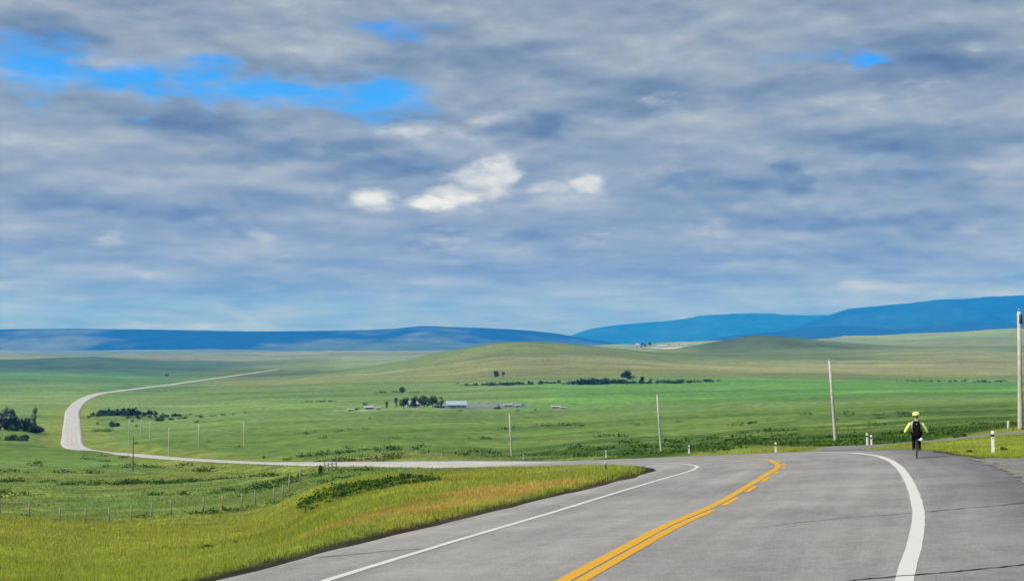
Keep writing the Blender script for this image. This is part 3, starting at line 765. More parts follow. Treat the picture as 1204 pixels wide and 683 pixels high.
gravel_m = bpy.data.materials.new('gravel')
gravel_m.use_nodes = True
n_ = Nodes(gravel_m.node_tree)
b_ = gravel_m.node_tree.nodes['Principled BSDF']
p_ = n_.new('ShaderNodeTexCoord').outputs['Object']
g_ = n_.m('ADD', n_.m('MULTIPLY', n_.noise(p_, 9, 4, 0.7), 0.6), n_.m('MULTIPLY', n_.noise(p_, 1.2, 4, 0.6), 0.5))
n_.link(n_.ramp(g_, [(0.35, (0.04, 0.038, 0.034)), (0.52, (0.12, 0.113, 0.103)), (0.75, (0.21, 0.20, 0.18))]), b_.inputs['Base Color'])
b_.inputs['Roughness'].default_value = 1.0
def ribbon(name, pts, w, lift, mat, seed):
    P = [Vector((x, y, 0)) for x, y in pts]
    pos = []
    for i in range(len(P) - 1):
        a, b, c, d = P[max(i - 1, 0)], P[i], P[i + 1], P[min(i + 2, len(P) - 1)]
        k = max(3, int((c - b).length / 0.6))
        for q in range(k):
            t = q / k
            pos.append(0.5 * ((2 * b) + (c - a) * t + (2 * a - 5 * b + 4 * c - d) * t * t + (3 * b - a - 3 * c + d) * t ** 3))
    pos.append(P[-1])
    rnd = random.Random(seed)
    vs_, fs_ = [], []
    K = 6
    for i, p in enumerate(pos):
        t = (pos[min(i + 1, len(pos) - 1)] - pos[max(0, i - 1)]).normalized()
        nn = Vector((-t.y, t.x, 0))
        wl, wr = w / 2 * rnd.uniform(0.9, 1.1), w / 2 * rnd.uniform(0.9, 1.1)
        for q in range(K + 1):
            s_ = -wl + (wl + wr) * q / K
            o_ = p + nn * s_
            edge = -0.12 if q in (0, K) else 0.0
            vs_.append((o_.x, o_.y, ground(o_.x, o_.y) + lift + edge))
    for i in range(len(pos) - 1):
        for q in range(K):
            b0 = i * (K + 1) + q
            fs_.append((b0, b0 + 1, b0 + K + 2, b0 + K + 1))
    return MB().add(vs_, fs_, True).build(name, mat)
tag(ribbon('gravel_track', TRACK, 6.4, 0.07, gravel_m, 4), kind='structure')
tag(ribbon('gravel_track', PULL_OFF, 0.9, 0.06, gravel_m, 5), kind='structure')
yg = np.arange(18, 47, 0.5)
gs = road_sheet('gravel_shoulder', [off(EDGE_RIGHT, -0.35, .5, 11), off(EDGE_RIGHT, 0.9, .5, 12), off(EDGE_RIGHT, 2.3, .9, 12)], 0.012, gravel_m, None, yg)
tag(gs, kind='structure')

# ------------------------------------------------------------------ grass
def blades(px, py, per, hgt, wid, tints, spread, seed):
    """per thin leaning blades at every point, one triangle each"""
    g = np.random.default_rng(seed)
    n = len(px) * per
    bx = np.repeat(px, per) + g.normal(0, 1, n) * np.repeat(spread, per)
    by = np.repeat(py, per) + g.normal(0, 1, n) * np.repeat(spread, per)
    keep = off_road(bx, by) > 0.48
    bx, by = bx[keep], by[keep]
    ht = np.repeat(hgt, per)[keep]; wd = np.repeat(wid, per)[keep]; tt = np.repeat(tints, per, axis=0)[keep]
    n = len(bx)
    bz = land(bx, by) - 0.03
    h = ht * g.uniform(0.5, 1.25, n); w = wd * g.uniform(0.7, 1.3, n)
    a = g.uniform(0, 2 * math.pi, n); ln = g.uniform(0.1, 0.75, n) * h
    la = g.uniform(0, 2 * math.pi, n)
    dxw, dyw = np.cos(a) * w / 2, np.sin(a) * w / 2
    v = np.empty((n, 3, 3))
    v[:, 0] = np.stack([bx - dxw, by - dyw, bz], -1)
    v[:, 1] = np.stack([bx + dxw, by + dyw, bz], -1)
    v[:, 2] = np.stack([bx + np.cos(la) * ln, by + np.sin(la) * ln, bz + h], -1)
    c = tt * g.uniform(0.72, 1.28, (n, 1)) * (1 + g.normal(0, 0.07, (n, 3)))
    dry = g.uniform(0, 1, n) < 0.05                      # dry stalks and seed heads
    c[dry] = np.array((0.36, 0.29, 0.13)) * g.uniform(0.6, 1.2, (int(dry.sum()), 1))
    v[dry, 2, 2] += ht[dry] * 0.35
    return v.reshape(-1, 3), np.repeat(np.clip(c, 0.004, 1), 3, axis=0)

def leafy(name, attr='tint', trans=0.0):
    m_ = bpy.data.materials.new(name)
    m_.use_nodes = True
    n = Nodes(m_.node_tree)
    m_.node_tree.nodes.remove(m_.node_tree.nodes['Principled BSDF'])
    a = n.new('ShaderNodeAttribute', attribute_name=attr).outputs['Color']
    c = n.v('SCALE', a, scale=n.smooth(n.noise(n.new('ShaderNodeTexCoord').outputs['Object'], 3.0, 3), 0.25, 0.75, 0.9, 1.1))
    d = n.new('ShaderNodeBsdfDiffuse'); t = n.new('ShaderNodeBsdfTranslucent')
    n.link(c, d.inputs['Color']); n.link(c, t.inputs['Color'])
    mx = n.new('ShaderNodeMixShader')
    mx.inputs[0].default_value = trans
    n.link(d.outputs[0], mx.inputs[1]); n.link(t.outputs[0], mx.inputs[2])
    n.link(mx.outputs[0], m_.node_tree.nodes['Material Output'].inputs['Surface'])
    return m_
grass_m = leafy('grass_blade', trans=0.45)
V, Cc = [], []
for k, (d0, d1, dens, per, h0, w0) in enumerate(((11, 26, 50, 9, 0.15, 0.015), (26, 45, 30, 9, 0.17, 0.022), (45, 75, 13, 9, 0.20, 0.038), (75, 130, 5.0, 9, 0.22, 0.068), (130, 330, 0.5, 8, 0.28, 0.15))):
    half = R(24.5)
    area = half * (d1 ** 2 - d0 ** 2)
    n = int(area * dens)
    dd = np.sqrt(rng.uniform(d0 ** 2, d1 ** 2, n)); aa = rng.uniform(-half, half, n)
    x, y = dd * np.sin(aa), dd * np.cos(aa)
    ok = (off_road(x, y) > 0.2) & (track_dist(x, y, TRACK) > 2.2) & (track_dist(x, y, PULL_OFF) > 0.6)
    ok &= ~((x > curve(ROAD_CENTRE, y)) & (y < 50) & (off_road(x, y) < 2.6))
    ok &= rng.uniform(0, 1, n) < 0.25 + 1.5 * (fbm(x, y, 3.5, 3, 71) + 0.5) 
    x, y = x[ok], y[ok]
    t = paint(x, y) * 2.0 * (1 + 0.5 * fbm(x, y, 2.2, 3, 73))[:, None]
    hh = 0.82 * h0 * (0.5 + 1.1 * np.clip(fbm(x, y, 4, 4, 72) + 0.4, 0, 1))
    hh = hh * np.where(x > curve(ROAD_CENTRE, y), np.where(d0 < 130, 0.55, 0.8), 1.0)
    v_, c_ = blades(x, y, per, hh, np.full(len(x), w0), t, np.full(len(x), 0.10 + 0.004 * d0), 100 + k)
    V.append(v_); Cc.append(c_)
V = np.vstack(V); Cc = np.vstack(Cc)
tag(link_mesh('grass', np_mesh('grass', V, np.arange(len(V)).reshape(-1, 3), Cc), grass_m), 'long yellow green grass on the banks beside the pavement', None, None, 'stuff')

# ------------------------------------------------------------------ low scrub over the pastures
def leaf_tris(P, size, tints, g, flat=0.6):
    n = len(P)
    a = g.normal(0, 1, (n, 3)); a /= np.linalg.norm(a, axis=1, keepdims=True) + 1e-9
    b = np.cross(a, g.normal(0, 1, (n, 3))); b /= np.linalg.norm(b, axis=1, keepdims=True) + 1e-9
    s = size[:, None] if np.ndim(size) else size
    v = np.stack([P - a * s * 0.5, P + a * s * 0.5, P + b * s * 0.9], 1)
    return v.reshape(-1, 3), np.repeat(tints, 3, axis=0)

def scatter(n, d0, d1, a0, a1, seed):
    g = np.random.default_rng(seed)
    dd = np.exp(g.uniform(math.log(d0), math.log(d1), n)); aa = np.radians(g.uniform(a0, a1, n))
    return dd * np.sin(aa), dd * np.cos(aa), g
V, Cc = [], []
for n, d0, d1, a0, a1, thr, rad, hgt, tone, seed in (
        (2000, 105, 330, -25, -5, 0.07, 0.0045, 0.55, (0.036, 0.075, 0.016), 201),
        (220, 125, 165, -12, -4, 0.06, 0.0045, 0.45, (0.036, 0.08, 0.014), 205),
        (330, 57, 84, -9.2, -3.4, 0.10, 0.0055, 0.42, (0.040, 0.085, 0.016), 207),
        (900, 108, 300, 3, 24, 0.06, 0.0055, 0.33, (0.045, 0.088, 0.016), 202),
        (420, 240, 620, -6, 24, 0.13, 0.0045, 0.5, (0.045, 0.085, 0.018), 203),
        (160, 330, 900, -24, -4, 0.14, 0.004, 0.5, (0.05, 0.09, 0.02), 204)):
    x, y, g = scatter(n, d0, d1, a0, a1, seed)
    m_ = fbm(x * 0.5, y, 22, 4, seed) > thr
    m_ &= (off_road(x, y) > 3.0 + 0.006 * y) & (track_dist(x, y, TRACK) > 3.5)
    x, y = x[m_], y[m_]
    z = land(x, y)
    k = 34
    r = np.repeat(rad * y * g.uniform(0.4, 1.25, len(x)), k)
    P = np.stack([np.repeat(x, k), np.repeat(y, k), np.repeat(z, k)], -1)
    o = g.normal(0, 0.5, (len(P), 3)) * r[:, None]
    o[:, 2] = np.abs(o[:, 2]) * hgt
    o[:, 0] *= 1.5
    t = np.array(tone) * g.uniform(0.6, 1.6, (len(x), 1))
    t = np.repeat(t, k, axis=0) * g.uniform(0.7, 1.35, (len(P), 1))
    v_, c_ = leaf_tris(P + o, r * 0.32, t, g)
    V.append(v_); Cc.append(c_)
V = np.vstack(V); Cc = np.vstack(Cc)
tag(link_mesh('scrub', np_mesh('scrub', V, np.arange(len(V)).reshape(-1, 3), Cc), leafy('scrub_leaf', trans=0.3)), 'low dark scrub scattered over the pastures', None, None, 'stuff')

# ------------------------------------------------------------------ trees, bushes, thickets
TREES = [
    (-283.1, 715, 20.97, 13.82, 'bush', 'broad grey green mound of a bush at the left border, largest of the left grove'),
    (-260.9, 700, 5.13, 14.00, 'slim', 'slim dark tree standing up on the right end of the left grove'),
    (-268.8, 705, 14.10, 7.99, 'bush', 'low dark bush behind the grove at the left border, between the broad and slim trees'),
    (-258.5, 690, 9.20, 5.98, 'bush', 'dark bush at the foot of the slim tree in the left grove'),
    (-235.5, 610, 10.57, 3.66, 'bush', 'lone dark bush on the pasture below the left grove'),
    (-246.4, 615, 3.69, 2.46, 'bush', 'tiny dark bush at the very left border below the grove'),
    (-262.4, 810, 2.70, 2.70, 'bush', 'tiny bush nearest the far road bend, under the long willow hedge'),
    (-245.4, 790, 7.37, 4.21, 'bush', 'leaning dark bush in the pasture between the far road and the poles'),
    (-252.2, 850, 2.83, 2.27, 'bush', 'tiny bush behind the tops of the distant poles'),
    (-228.8, 780, 2.08, 2.60, 'bush', 'tiny dark bush beside the slender dark pole'),
    (-163.9, 560, 3.36, 1.12, 'bush', 'flat dark bush beside the far road near the slender dark pole'),
    (-231.8, 850, 11.90, 2.83, 'bush', 'widest dark bush of the short row above the distant poles'),
    (-222.9, 855, 2.85, 2.28, 'bush', 'small round bush between the two wider ones of the row above the poles'),
    (-219.1, 858, 5.15, 2.29, 'bush', 'twin topped dark bush in the row above the distant poles'),
    (-205.7, 850, 5.10, 1.93, 'bush', 'low dark bush right above the third distant pole'),
    (-198.9, 850, 4.53, 1.47, 'bush', 'flat thin bush in the low row right of the third distant pole'),
    (-192.7, 855, 3.42, 1.71, 'bush', 'little bush near the right end of the low row above the poles'),
    (-187.5, 860, 2.29, 1.43, 'bush', 'tiniest bush ending the low row above the poles'),
    (-183.6, 880, 2.35, 2.05, 'bush', 'lone dot of a bush above the rightmost of the distant poles'),
    (-702.0, 2600, 8.67, 5.20, 'bush', 'lone dark bush beyond the long bend of the far road'),
    (-108.9, 950, 5.07, 2.53, 'bush', 'low bush on the pasture left of the farm trees'),
    (-101.3, 835, 4.45, 2.00, 'bush', 'dark bush beside the pale shed at the left edge of the farm'),
    (-81.5, 832, 3.05, 5.27, 'slim', 'narrow dark tree leftmost of the farmyard trees'),
    (-76.0, 838, 3.91, 6.70, 'slim', 'narrow leaning tree second from the left in the farmyard'),
    (-70.3, 830, 8.85, 7.75, 'round', 'dark round tree in front of the pale roof at the farm'),
    (-63.8, 840, 7.84, 7.28, 'round', 'round dark tree in the middle of the farmyard grove'),
    (-58.4, 850, 10.77, 7.93, 'round', 'large dense tree left in the thick clump by the blue roofed barn'),
    (-52.5, 846, 10.15, 8.18, 'round', 'tallest dense tree in the thick clump by the blue roofed barn'),
    (-46.6, 842, 4.49, 7.30, 'round', 'slender dark tree standing right against the blue roofed barn'),
    (-107.5, 1250, 8.33, 5.83, 'round', 'round tree rising out of the long thicket above the farm'),
    (-32.5, 800, 2.67, 1.39, 'bush', 'small dark bush on the pasture below the blue roofed barn'),
    (-9.4, 880, 2.35, 2.35, 'bush', 'small bush in the middle of the grey farmyard'),
    (-8.6, 835, 6.68, 1.67, 'bush', 'low dark bush at the lower edge of the grey farmyard'),
    (3.2, 800, 2.93, 1.81, 'bush', 'dark bush on the pasture just below the right end of the farmyard'),
    (14.5, 805, 2.15, 1.61, 'bush', 'tiny bush between the farmyard and the low white sheds'),
    (7.8, 905, 2.41, 3.02, 'bush', 'small bush on the bright meadow above the right farmyard'),
    (-81.8, 735, 1.96, 1.47, 'bush', 'lone tiny bush on the open pasture below the farm'),
    (-21.8, 1720, 10.32, 10.32, 'round', 'bigger one of the two lone trees at the foot of the long hill'),
    (-11.5, 1725, 5.75, 8.05, 'round', 'smaller one of the two lone trees at the foot of the long hill'),
    (-66.6, 1560, 4.16, 3.12, 'bush', 'dot of a bush at the left start of the creek line'),
    (-25.0, 1500, 26.00, 3.40, 'bush', 'flat strip of bushes under the two lone trees'),
    (119.7, 1330, 16.85, 13.30, 'round', 'broad tree towering over the middle of the creek thicket'),
    (135.3, 1335, 8.01, 8.01, 'round', 'middle sized tree just right of the broad creek tree'),
    (145.6, 1340, 5.36, 6.25, 'round', 'small tree ending the trio above the creek thicket'),
    (98.4, 1330, 12.41, 7.09, 'round', 'low rounded tree left of the broad creek tree'),
    (477.4, 4680, 12.48, 15.60, 'slim', 'slim tree beside the white house of the farm under the blue mountains'),
    (489.3, 4690, 15.63, 12.51, 'round', 'round tree in the middle of the far farm under the blue mountains'),
    (506.0, 4685, 15.62, 18.74, 'slim', 'tallest dark tree of the far farm under the blue mountains'),
    (-5.9, 72, 0.86, 0.38, 'bush', 'dark shrub highest up on the near grassy bank'),
    (-6.6, 67, 0.71, 0.31, 'bush', 'dark leafy shrub second highest on the near grassy bank'),
    (-6.9, 64, 0.85, 0.30, 'bush', 'spreading dark shrub in the middle of the near grassy bank'),
    (-7.8, 61, 0.69, 0.24, 'bush', 'dark shrub lower left on the near grassy bank'),
    (-8.5, 62, 0.37, 0.21, 'bush', 'little dark shrub lowest on the near grassy bank'),
    (-7.0, 59, 0.28, 0.12, 'bush', 'tiny brownish shrub in front of the bank shrubs'),
    (-10.9, 46, 0.55, 0.14, 'bush', 'low dark weed clump on the yellow grass near the pavement'),
    (-10.1, 47, 0.25, 0.11, 'bush', 'smaller dark weed clump on the yellow grass near the pavement'),
    (-23.1, 155, 0.83, 0.93, 'bush', 'dark bush beside the pale gate where the road dips away'),
    (33.8, 97, 1.03, 0.39, 'bush', 'dark bush at the edge of the gravel track behind the cyclist'),
    (23.8, 62, 0.41, 0.17, 'bush', 'low dark weed clump beside the striped marker post'),
    (20.7, 58, 0.23, 0.12, 'bush', 'small dark weed clump between the cyclist and the striped marker post'),
]
THICKETS = [
    (-295.0, 905, -256.5, 925, 4.83, 60, 'long dark willow hedge beside the bend of the far road'),
    (-265.2, 880, -225.6, 888, 2.35, 40, 'low dark hedge strip in front of the long willow hedge'),
    (-133.9, 1240, -85.0, 1250, 2.48, 25, 'thin dark thicket line above the farm trees'),
    (-172.9, 1050, -142.1, 1055, 1.68, 15, 'faint low thicket line left of the farm'),
    (-59.2, 1480, 58.8, 1400, 4.93, 60, 'left part of the dark creek thicket, thin and broken'),
    (58.4, 1390, 126.9, 1360, 6.49, 70, 'middle part of the dark creek thicket under the broad tree'),
    (126.9, 1360, 231.5, 1400, 4.08, 50, 'right part of the dark creek thicket tapering off'),
    (428.8, 1420, 561.9, 1400, 2.84, 50, 'dark thicket line across the meadow behind the cyclist'),
]
POLES = [
    (40.9, 103, 9.4, 0, 'tall pale utility pole with dark fittings, nearest one, by the gravel track'),
    (37.9, 150, 9.6, 4, 'bare leaning utility pole behind the crest where the white edge line ends'),
    (25.5, 219, 9.7, 4, 'bare leaning utility pole behind the bend, beside a small marker post'),
    (-0.1, 291, 9.6, 3, 'bare pale utility pole behind the far stretch of pavement below the farm'),
    (-102.6, 490, 9.6, 0, 'distant utility pole rightmost of the six beyond the far road'),
    (-116.2, 475, 9.5, 0, 'distant utility pole second from right beyond the far road'),
    (-117.8, 440, 9.8, 0, 'brightest distant utility pole, third from right beyond the far road'),
    (-163.9, 580, 9.7, 0, 'distant faint utility pole, fourth from right beyond the far road'),
    (-185.4, 640, 8.5, 0, 'shortest distant utility pole, second from left beyond the far road'),
    (-170.4, 570, 11.5, 0, 'tall faint utility pole leftmost of the six beyond the far road'),
    (-81.3, 275, 7.6, 0, 'slender dark pole standing in front of the far road'),
]
MARKERS = [
    (21.4, 57, 0.95, 'white marker post with dark band on the grass right of the cyclist'),
    (24.4, 88, 0.85, 'taller of the paired white marker posts at the gravel track entrance'),
    (25.1, 89.5, 0.72, 'shorter of the paired white marker posts at the gravel track entrance'),
    (17.9, 87, 0.72, 'white marker post at the crest above the end of the yellow line'),
    (15.6, 113, 0.72, 'white marker post at the crest right of the leaning pole'),
    (10.2, 139, 0.72, 'white marker post beside the bend left of the leaning pole'),
    (1.5, 172, 0.62, 'small white marker post beside the pale pole below the farm'),
    (-11.5, 208, 0.62, 'farthest tiny white marker post where the road dips out of sight'),
]
FENCE = [(-37.1, 84), (-36.2, 86), (-35.1, 88), (-34.6, 92), (-33.8, 96), (-33.2, 100), (-32.3, 103), (-31.4, 106), (-30.3, 108), (-29.2, 110), (-26.7, 111), (-25.3, 112), (-23.8, 113), (-22.8, 114), (-20.8, 112), (-20.2, 113), (-20.5, 118), (-20.8, 126)]
GATE = [(-24.6, 168), (-24.4, 170), (-24.2, 172), (-23.9, 174)]
BUILDINGS = [
    (-36.8, 842, 12.9, 5.1, 9, 'blue', 'blue', 'long barn with a pale blue metal roof beside the thick tree clump', 'barn'),
    (-48.2, 850, 7.4, 2.0, 6, 'white', 'white', 'low white shed attached in line left of the blue roofed barn', 'shed'),
    (-68.8, 890, 8.9, 4.5, 8, 'grey', 'white', 'pale roofed house half hidden behind the farmyard trees', 'house'),
    (-93.9, 838, 5.6, 2.2, 5, 'grey', 'grey', 'weathered grey shed left of the farmyard trees', 'shed'),
    (-86.7, 828, 2.8, 1.4, 4, 'white', 'white', 'little white shed between the grey shed and the farmyard trees', 'shed'),
    (-104.6, 830, 3.9, 1.3, 4, 'grey', 'grey', 'pale low shed at the far left edge of the farm', 'shed'),
    (-3.0, 890, 5.9, 1.7, 5, 'white', 'white', 'low white shed at the back of the grey farmyard', 'shed'),
    (4.1, 884, 4.1, 1.5, 5, 'white', 'white', 'short white shed at the right end of the grey farmyard', 'shed'),
    (28.6, 842, 5.6, 1.5, 5, 'white', 'grey', 'low white shed alone on the meadow right of the farm', 'shed'),
    (32.8, 820, 4.4, 1.2, 4, 'white', 'white', 'smaller white shed just below the lone meadow shed', 'shed'),
    (456.7, 4660, 15.5, 15.5, 12, 'white', 'white', 'white house of the far farm under the blue mountains', 'house'),
    (560.9, 4780, 38.2, 11.2, 14, 'blue', 'grey', 'long grey roofed barn of the far farm under the blue mountains', 'barn'),
    (611.2, 4800, 25.6, 11.2, 14, 'white', 'white', 'bright white shed right of the far farm barn', 'shed'),
    (659.9, 4900, 26.1, 9.8, 14, 'white', 'white', 'pale shed rightmost of the far farm under the blue mountains', 'shed'),
    (1316.4, 5050, 16.8, 8.1, 14, 'white', 'white', 'lone white barn on the pale slope under the highest mountain', 'barn'),
    (164.7, 6500, 26.0, 8.7, 16, 'white', 'white', 'lone white barn on the plain behind the long hill', 'barn'),
]

leaf_m = leafy('tree_leaf')
bark_m = material('bark', (0.09, 0.075, 0.06), 0.95, var=0.3, scale=6)
def crown_mesh(w, h, kind, g, count, tone):
    """leaf faces gathered in uneven clumps that fill the crown"""
    nb = {'round': 13, 'slim': 9, 'bush': 9}[kind]
    P = []; S = []; T = []
    for i in range(nb):
        if kind == 'bush':
            cx_, cy_ = g.uniform(-0.42, 0.42) * w, g.uniform(-0.3, 0.3) * w
            cz_ = g.uniform(0.15, 0.62) * h * (1 - 0.7 * abs(cx_) / (0.5 * w))
            rx, rz = g.uniform(0.14, 0.24) * w, g.uniform(0.22, 0.36) * h
        else:
            lo = 0.25 if kind == 'round' else 0.15
            cz_ = g.uniform(lo, 0.86) * h
            f = math.sin(math.pi * min(1, max(0.12, (cz_ / h - lo + 0.16) / (1.08 - lo)))) ** 0.6
            an = g.uniform(0, 2 * math.pi); rr = g.uniform(0.1, 0.34) * w * f
            cx_, cy_ = rr * math.cos(an), rr * math.sin(an)
            rx, rz = g.uniform(0.15, 0.24) * w, g.uniform(0.09, 0.17) * h
        m_ = count // nb
        u = g.normal(0, 1, (m_, 3)); u /= np.linalg.norm(u, axis=1, keepdims=True)
        u *= (g.uniform(0.25, 1.0, (m_, 1)) ** 0.45)
        P.append(u * np.array([rx, rx, rz]) + np.array([cx_, cy_, cz_]))
        S.append(np.full(m_, 0.45 * min(rx, rz * 1.3)) * g.uniform(0.6, 1.3, m_))
        T.append(np.array(tone) * g.uniform(0.65, 1.5) * g.uniform(0.75, 1.3, (m_, 1)))
    P = np.vstack(P); P[:, 2] = np.maximum(P[:, 2], 0.03 * h)
    v_, c_ = leaf_tris(P, np.concatenate(S), np.vstack(T), g)
    return np_mesh('crown', v_, np.arange(len(v_)).reshape(-1, 3), np.clip(c_, 0.003, 1))

for i, (x, y, w, h, kind, label) in enumerate(TREES):
    g = np.random.default_rng(500 + i)
    z = ground(x, y)
    near = y < 200
    nm = 'bush' if kind == 'bush' else 'tree'
    grp = ('shrubs and weed clumps on the near grass' if near else 'bushes dotted over the valley') if nm == 'bush' else 'trees in the valley'
    root = empty(nm, (x, y, z), g.uniform(0, 6.28), label, nm, grp)
    tone = (0.030, 0.058, 0.020) if kind != 'bush' else (0.032, 0.064, 0.018)
    if near: tone, h, w = (0.044, 0.086, 0.02), h * 1.35, w * 1.2
    if i == 0: tone = (0.060, 0.085, 0.060)
    if 'brownish' in label: tone = (0.07, 0.055, 0.025)
    cnt = 1100 if (w > 6 or near) else (700 if h > 4 else 240)
    link_mesh('crown', crown_mesh(w, h * 1.08, kind, g, cnt, tone), leaf_m, root)
    mb = MB()
    if nm == 'tree':
        r0_ = 0.035 * h
        mb.tube([(0, 0, -0.3), (0.01 * h, 0, 0.25 * h), (-0.01 * h, 0.01 * h, 0.55 * h), (0, 0, 0.82 * h)], [r0_ * 1.25, r0_ * 0.9, r0_ * 0.55, r0_ * 0.2], 7)
        for q in range(5):
            an = q * 1.3 + g.uniform(0, 0.6); zz = g.uniform(0.22, 0.55) * h
            mb.tube([(0, 0, zz), (0.16 * w * math.cos(an), 0.16 * w * math.sin(an), zz + 0.12 * h), (0.33 * w * math.cos(an), 0.33 * w * math.sin(an), zz + 0.2 * h)], [r0_ * 0.5, r0_ * 0.33, r0_ * 0.12], 5)
        mb.build('trunk', bark_m, root)
    else:
        for q in range(6):
            an = q * 1.05 + g.uniform(0, 0.5)
            mb.tube([(0, 0, -0.05), (0.12 * w * math.cos(an), 0.12 * w * math.sin(an), 0.3 * h), (0.27 * w * math.cos(an), 0.27 * w * math.sin(an), 0.55 * h)], [0.02 * h + 0.004, 0.014 * h + 0.003, 0.004], 5)
        mb.build('stem', bark_m, root)

for i, (x0, y0, x1, y1, h, n, label) in enumerate(THICKETS):
    g = np.random.default_rng(900 + i)
    V, Cc = [], []
    mx, my = (x0 + x1) / 2, (y0 + y1) / 2
    mz = ground(mx, my)
    root = empty('thicket', (mx, my, mz), 0, label, 'thicket', 'dark thickets across the valley')
    for q in range(n):
        t = g.uniform(0, 1)
        x, y = x0 + (x1 - x0) * t + g.normal(0, 3), y0 + (y1 - y0) * t + g.normal(0, 7)
        hh = h * g.uniform(0.35, 1.0) * (1 - 0.6 * abs(2 * t - 1) ** 3)
        m_ = 26
        u = g.normal(0, 1, (m_, 3)); u /= np.linalg.norm(u, axis=1, keepdims=True)
        P = u * np.array([hh * 1.1, hh * 0.8, hh * 0.5]) * g.uniform(0.4, 1, (m_, 1)) + np.array([x - mx, y - my, ground(x, y) - mz + 0.5 * hh])
        v_, c_ = leaf_tris(P, np.full(m_, hh * 0.5), np.array((0.028, 0.056, 0.022)) * g.uniform(0.6, 1.5) * g.uniform(0.8, 1.25, (m_, 1)), g)
        V.append(v_); Cc.append(c_)
    V = np.vstack(V); Cc = np.vstack(Cc)
    link_mesh('foliage', np_mesh('foliage', V, np.arange(len(V)).reshape(-1, 3), Cc), leaf_m, root)

# ------------------------------------------------------------------ utility poles
wood_pole = material('weathered_pole_wood', (0.36, 0.345, 0.31), 0.9, var=0.22, scale=3)
wood_dark = material('tarred_pole_wood', (0.05, 0.05, 0.045), 0.9, var=0.2, scale=3)
iron = material('dark_fittings', (0.03, 0.032, 0.035), 0.5, var=0.1)
porcelain = material('grey_porcelain', (0.30, 0.32, 0.33), 0.4, var=0.08)
POLE_GROUP = 'utility poles along the road'
for i, (x, y, h, lean, label) in enumerate(POLES):
    root = empty('utility_pole', (x, y, ground(x, y)), 0, label, 'utility pole', POLE_GROUP)
    root.rotation_euler = (R(0.6), R(-lean), 0)
    dark = 'slender' in label
    r_ = 0.12 if dark else 0.2
    MB().tube([(0, 0, -0.8), (0, 0, 0), (0.01, 0, h * 0.5), (0, 0, h)], [r_ * 1.12, r_ * 1.08, r_ * 0.86, r_ * 0.66], 10).build('shaft', wood_dark if dark else wood_pole, root)
    MB().tube([(0, 0, h - 0.02), (0, 0, h + 0.16)], [0.02, 0.015], 6).tube([(0, 0, h + 0.08), (0, 0, h + 0.15), (0, 0, h + 0.22)], [0.06, 0.075, 0.04], 8).build('insulator', porcelain, root)
    if i == 0:
        mb = MB()
        mb.box((0, -0.02, h - 0.45), (0.10, 0.36, 0.07))
        mb.build('bracket', iron, root)
        MB().box((0.0, -0.16, h - 0.85), (0.05, 0.22, 0.05)).build('bracket', iron, root)
        MB().tube([(0.0, -0.34, h - 1.0), (0.0, -0.34, h - 0.94), (0.0, -0.34, h - 0.30), (0, -0.34, h - 0.24)], [0.07, 0.13, 0.13, 0.06], 12).build('fuse_can', iron, root)
        for k in range(2):
            MB().tube([(0.0, -0.34, h - 0.24), (0.0, -0.34, h - 0.05)], [0.05, 0.03], 8).build('insulator', porcelain, root) if k == 0 else MB().tube([(-0.12, 0.1, h - 0.4), (-0.12, 0.1, h - 0.2)], [0.05, 0.03], 8).build('insulator', porcelain, root)
        MB().tube([(0.15, -0.04, 0.0), (0.135, -0.04, 2.6)], 0.022, 6).build('conduit', porcelain, root)

# ------------------------------------------------------------------ marker posts
white_plastic = material('white_post_plastic', (0.62, 0.62, 0.60), 0.55, var=0.1, scale=5)
black_band = material('black_post_band', (0.02, 0.02, 0.022), 0.5)
for x, y, h, label in MARKERS:
    root = empty('marker_post', (x, y, ground(x, y)), math.atan2(-x, y), label, 'marker post', 'white marker posts along the bend')
    root.rotation_euler = (R(random.uniform(-1.5, 1.5)), R(random.uniform(-1.5, 1.5)), math.atan2(-x, y))
    w = 0.13
    mb = MB()
    mb.box((0, 0, h * 0.5 - 0.15), (w, 0.07, h + 0.3))
    mb.add([(-w / 2, -0.035, h), (w / 2, -0.035, h), (w / 2, 0.035, h), (-w / 2, 0.035, h), (-w / 2 + 0.03, 0, h + 0.035), (w / 2 - 0.03, 0, h + 0.035)], [(0, 1, 5, 4), (2, 3, 4, 5), (1, 2, 5), (3, 0, 4)])
    mb.build('post', white_plastic, root)
    MB().box((0, 0, h - 0.16), (w + 0.012, 0.082, 0.10)).build('band', black_band, root)
    MB().box((0, -0.043, h - 0.26), (w * 0.5, 0.012, 0.06)).build('reflector', porcelain, root)

# ------------------------------------------------------------------ fence, gate, small roadside things
fence_wood = material('grey_fence_wood', (0.2, 0.19, 0.15), 0.95, var=0.25, scale=4)
fence_faint = material('dark_fence_wood', (0.19, 0.19, 0.12), 0.95, var=0.25, scale=4)
wire_m = material('fence_wire', (0.16, 0.16, 0.16), 0.5, 0.6)
fx, fy = FENCE[8]
fz = ground(fx, fy)
fence = empty('wire_fence', (fx, fy, fz), 0, 'long wire fence with weathered posts below the yellow bank', 'fence')
tops = []
for i, (x, y) in enumerate(FENCE):
    z = ground(x, y)
    hh = random.uniform(1.2, 1.45)
    lx, ly = random.uniform(-0.05, 0.05), random.uniform(-0.05, 0.05)
    MB().tube([(x - fx, y - fy, z - fz - 0.5), (x - fx + lx, y - fy + ly, z - fz + hh)], [0.07, 0.058], 8).build('post', fence_faint if i < len(FENCE) - 4 else fence_wood, fence)
    tops.append((x - fx, y - fy, z - fz))
for k in (0.35, 0.7, 1.05):
    MB().tube([(x, y, z + k) for x, y, z in tops], 0.006, 4).build('wire', wire_m, fence)
gx, gy = GATE[0]
gz = ground(gx, gy)
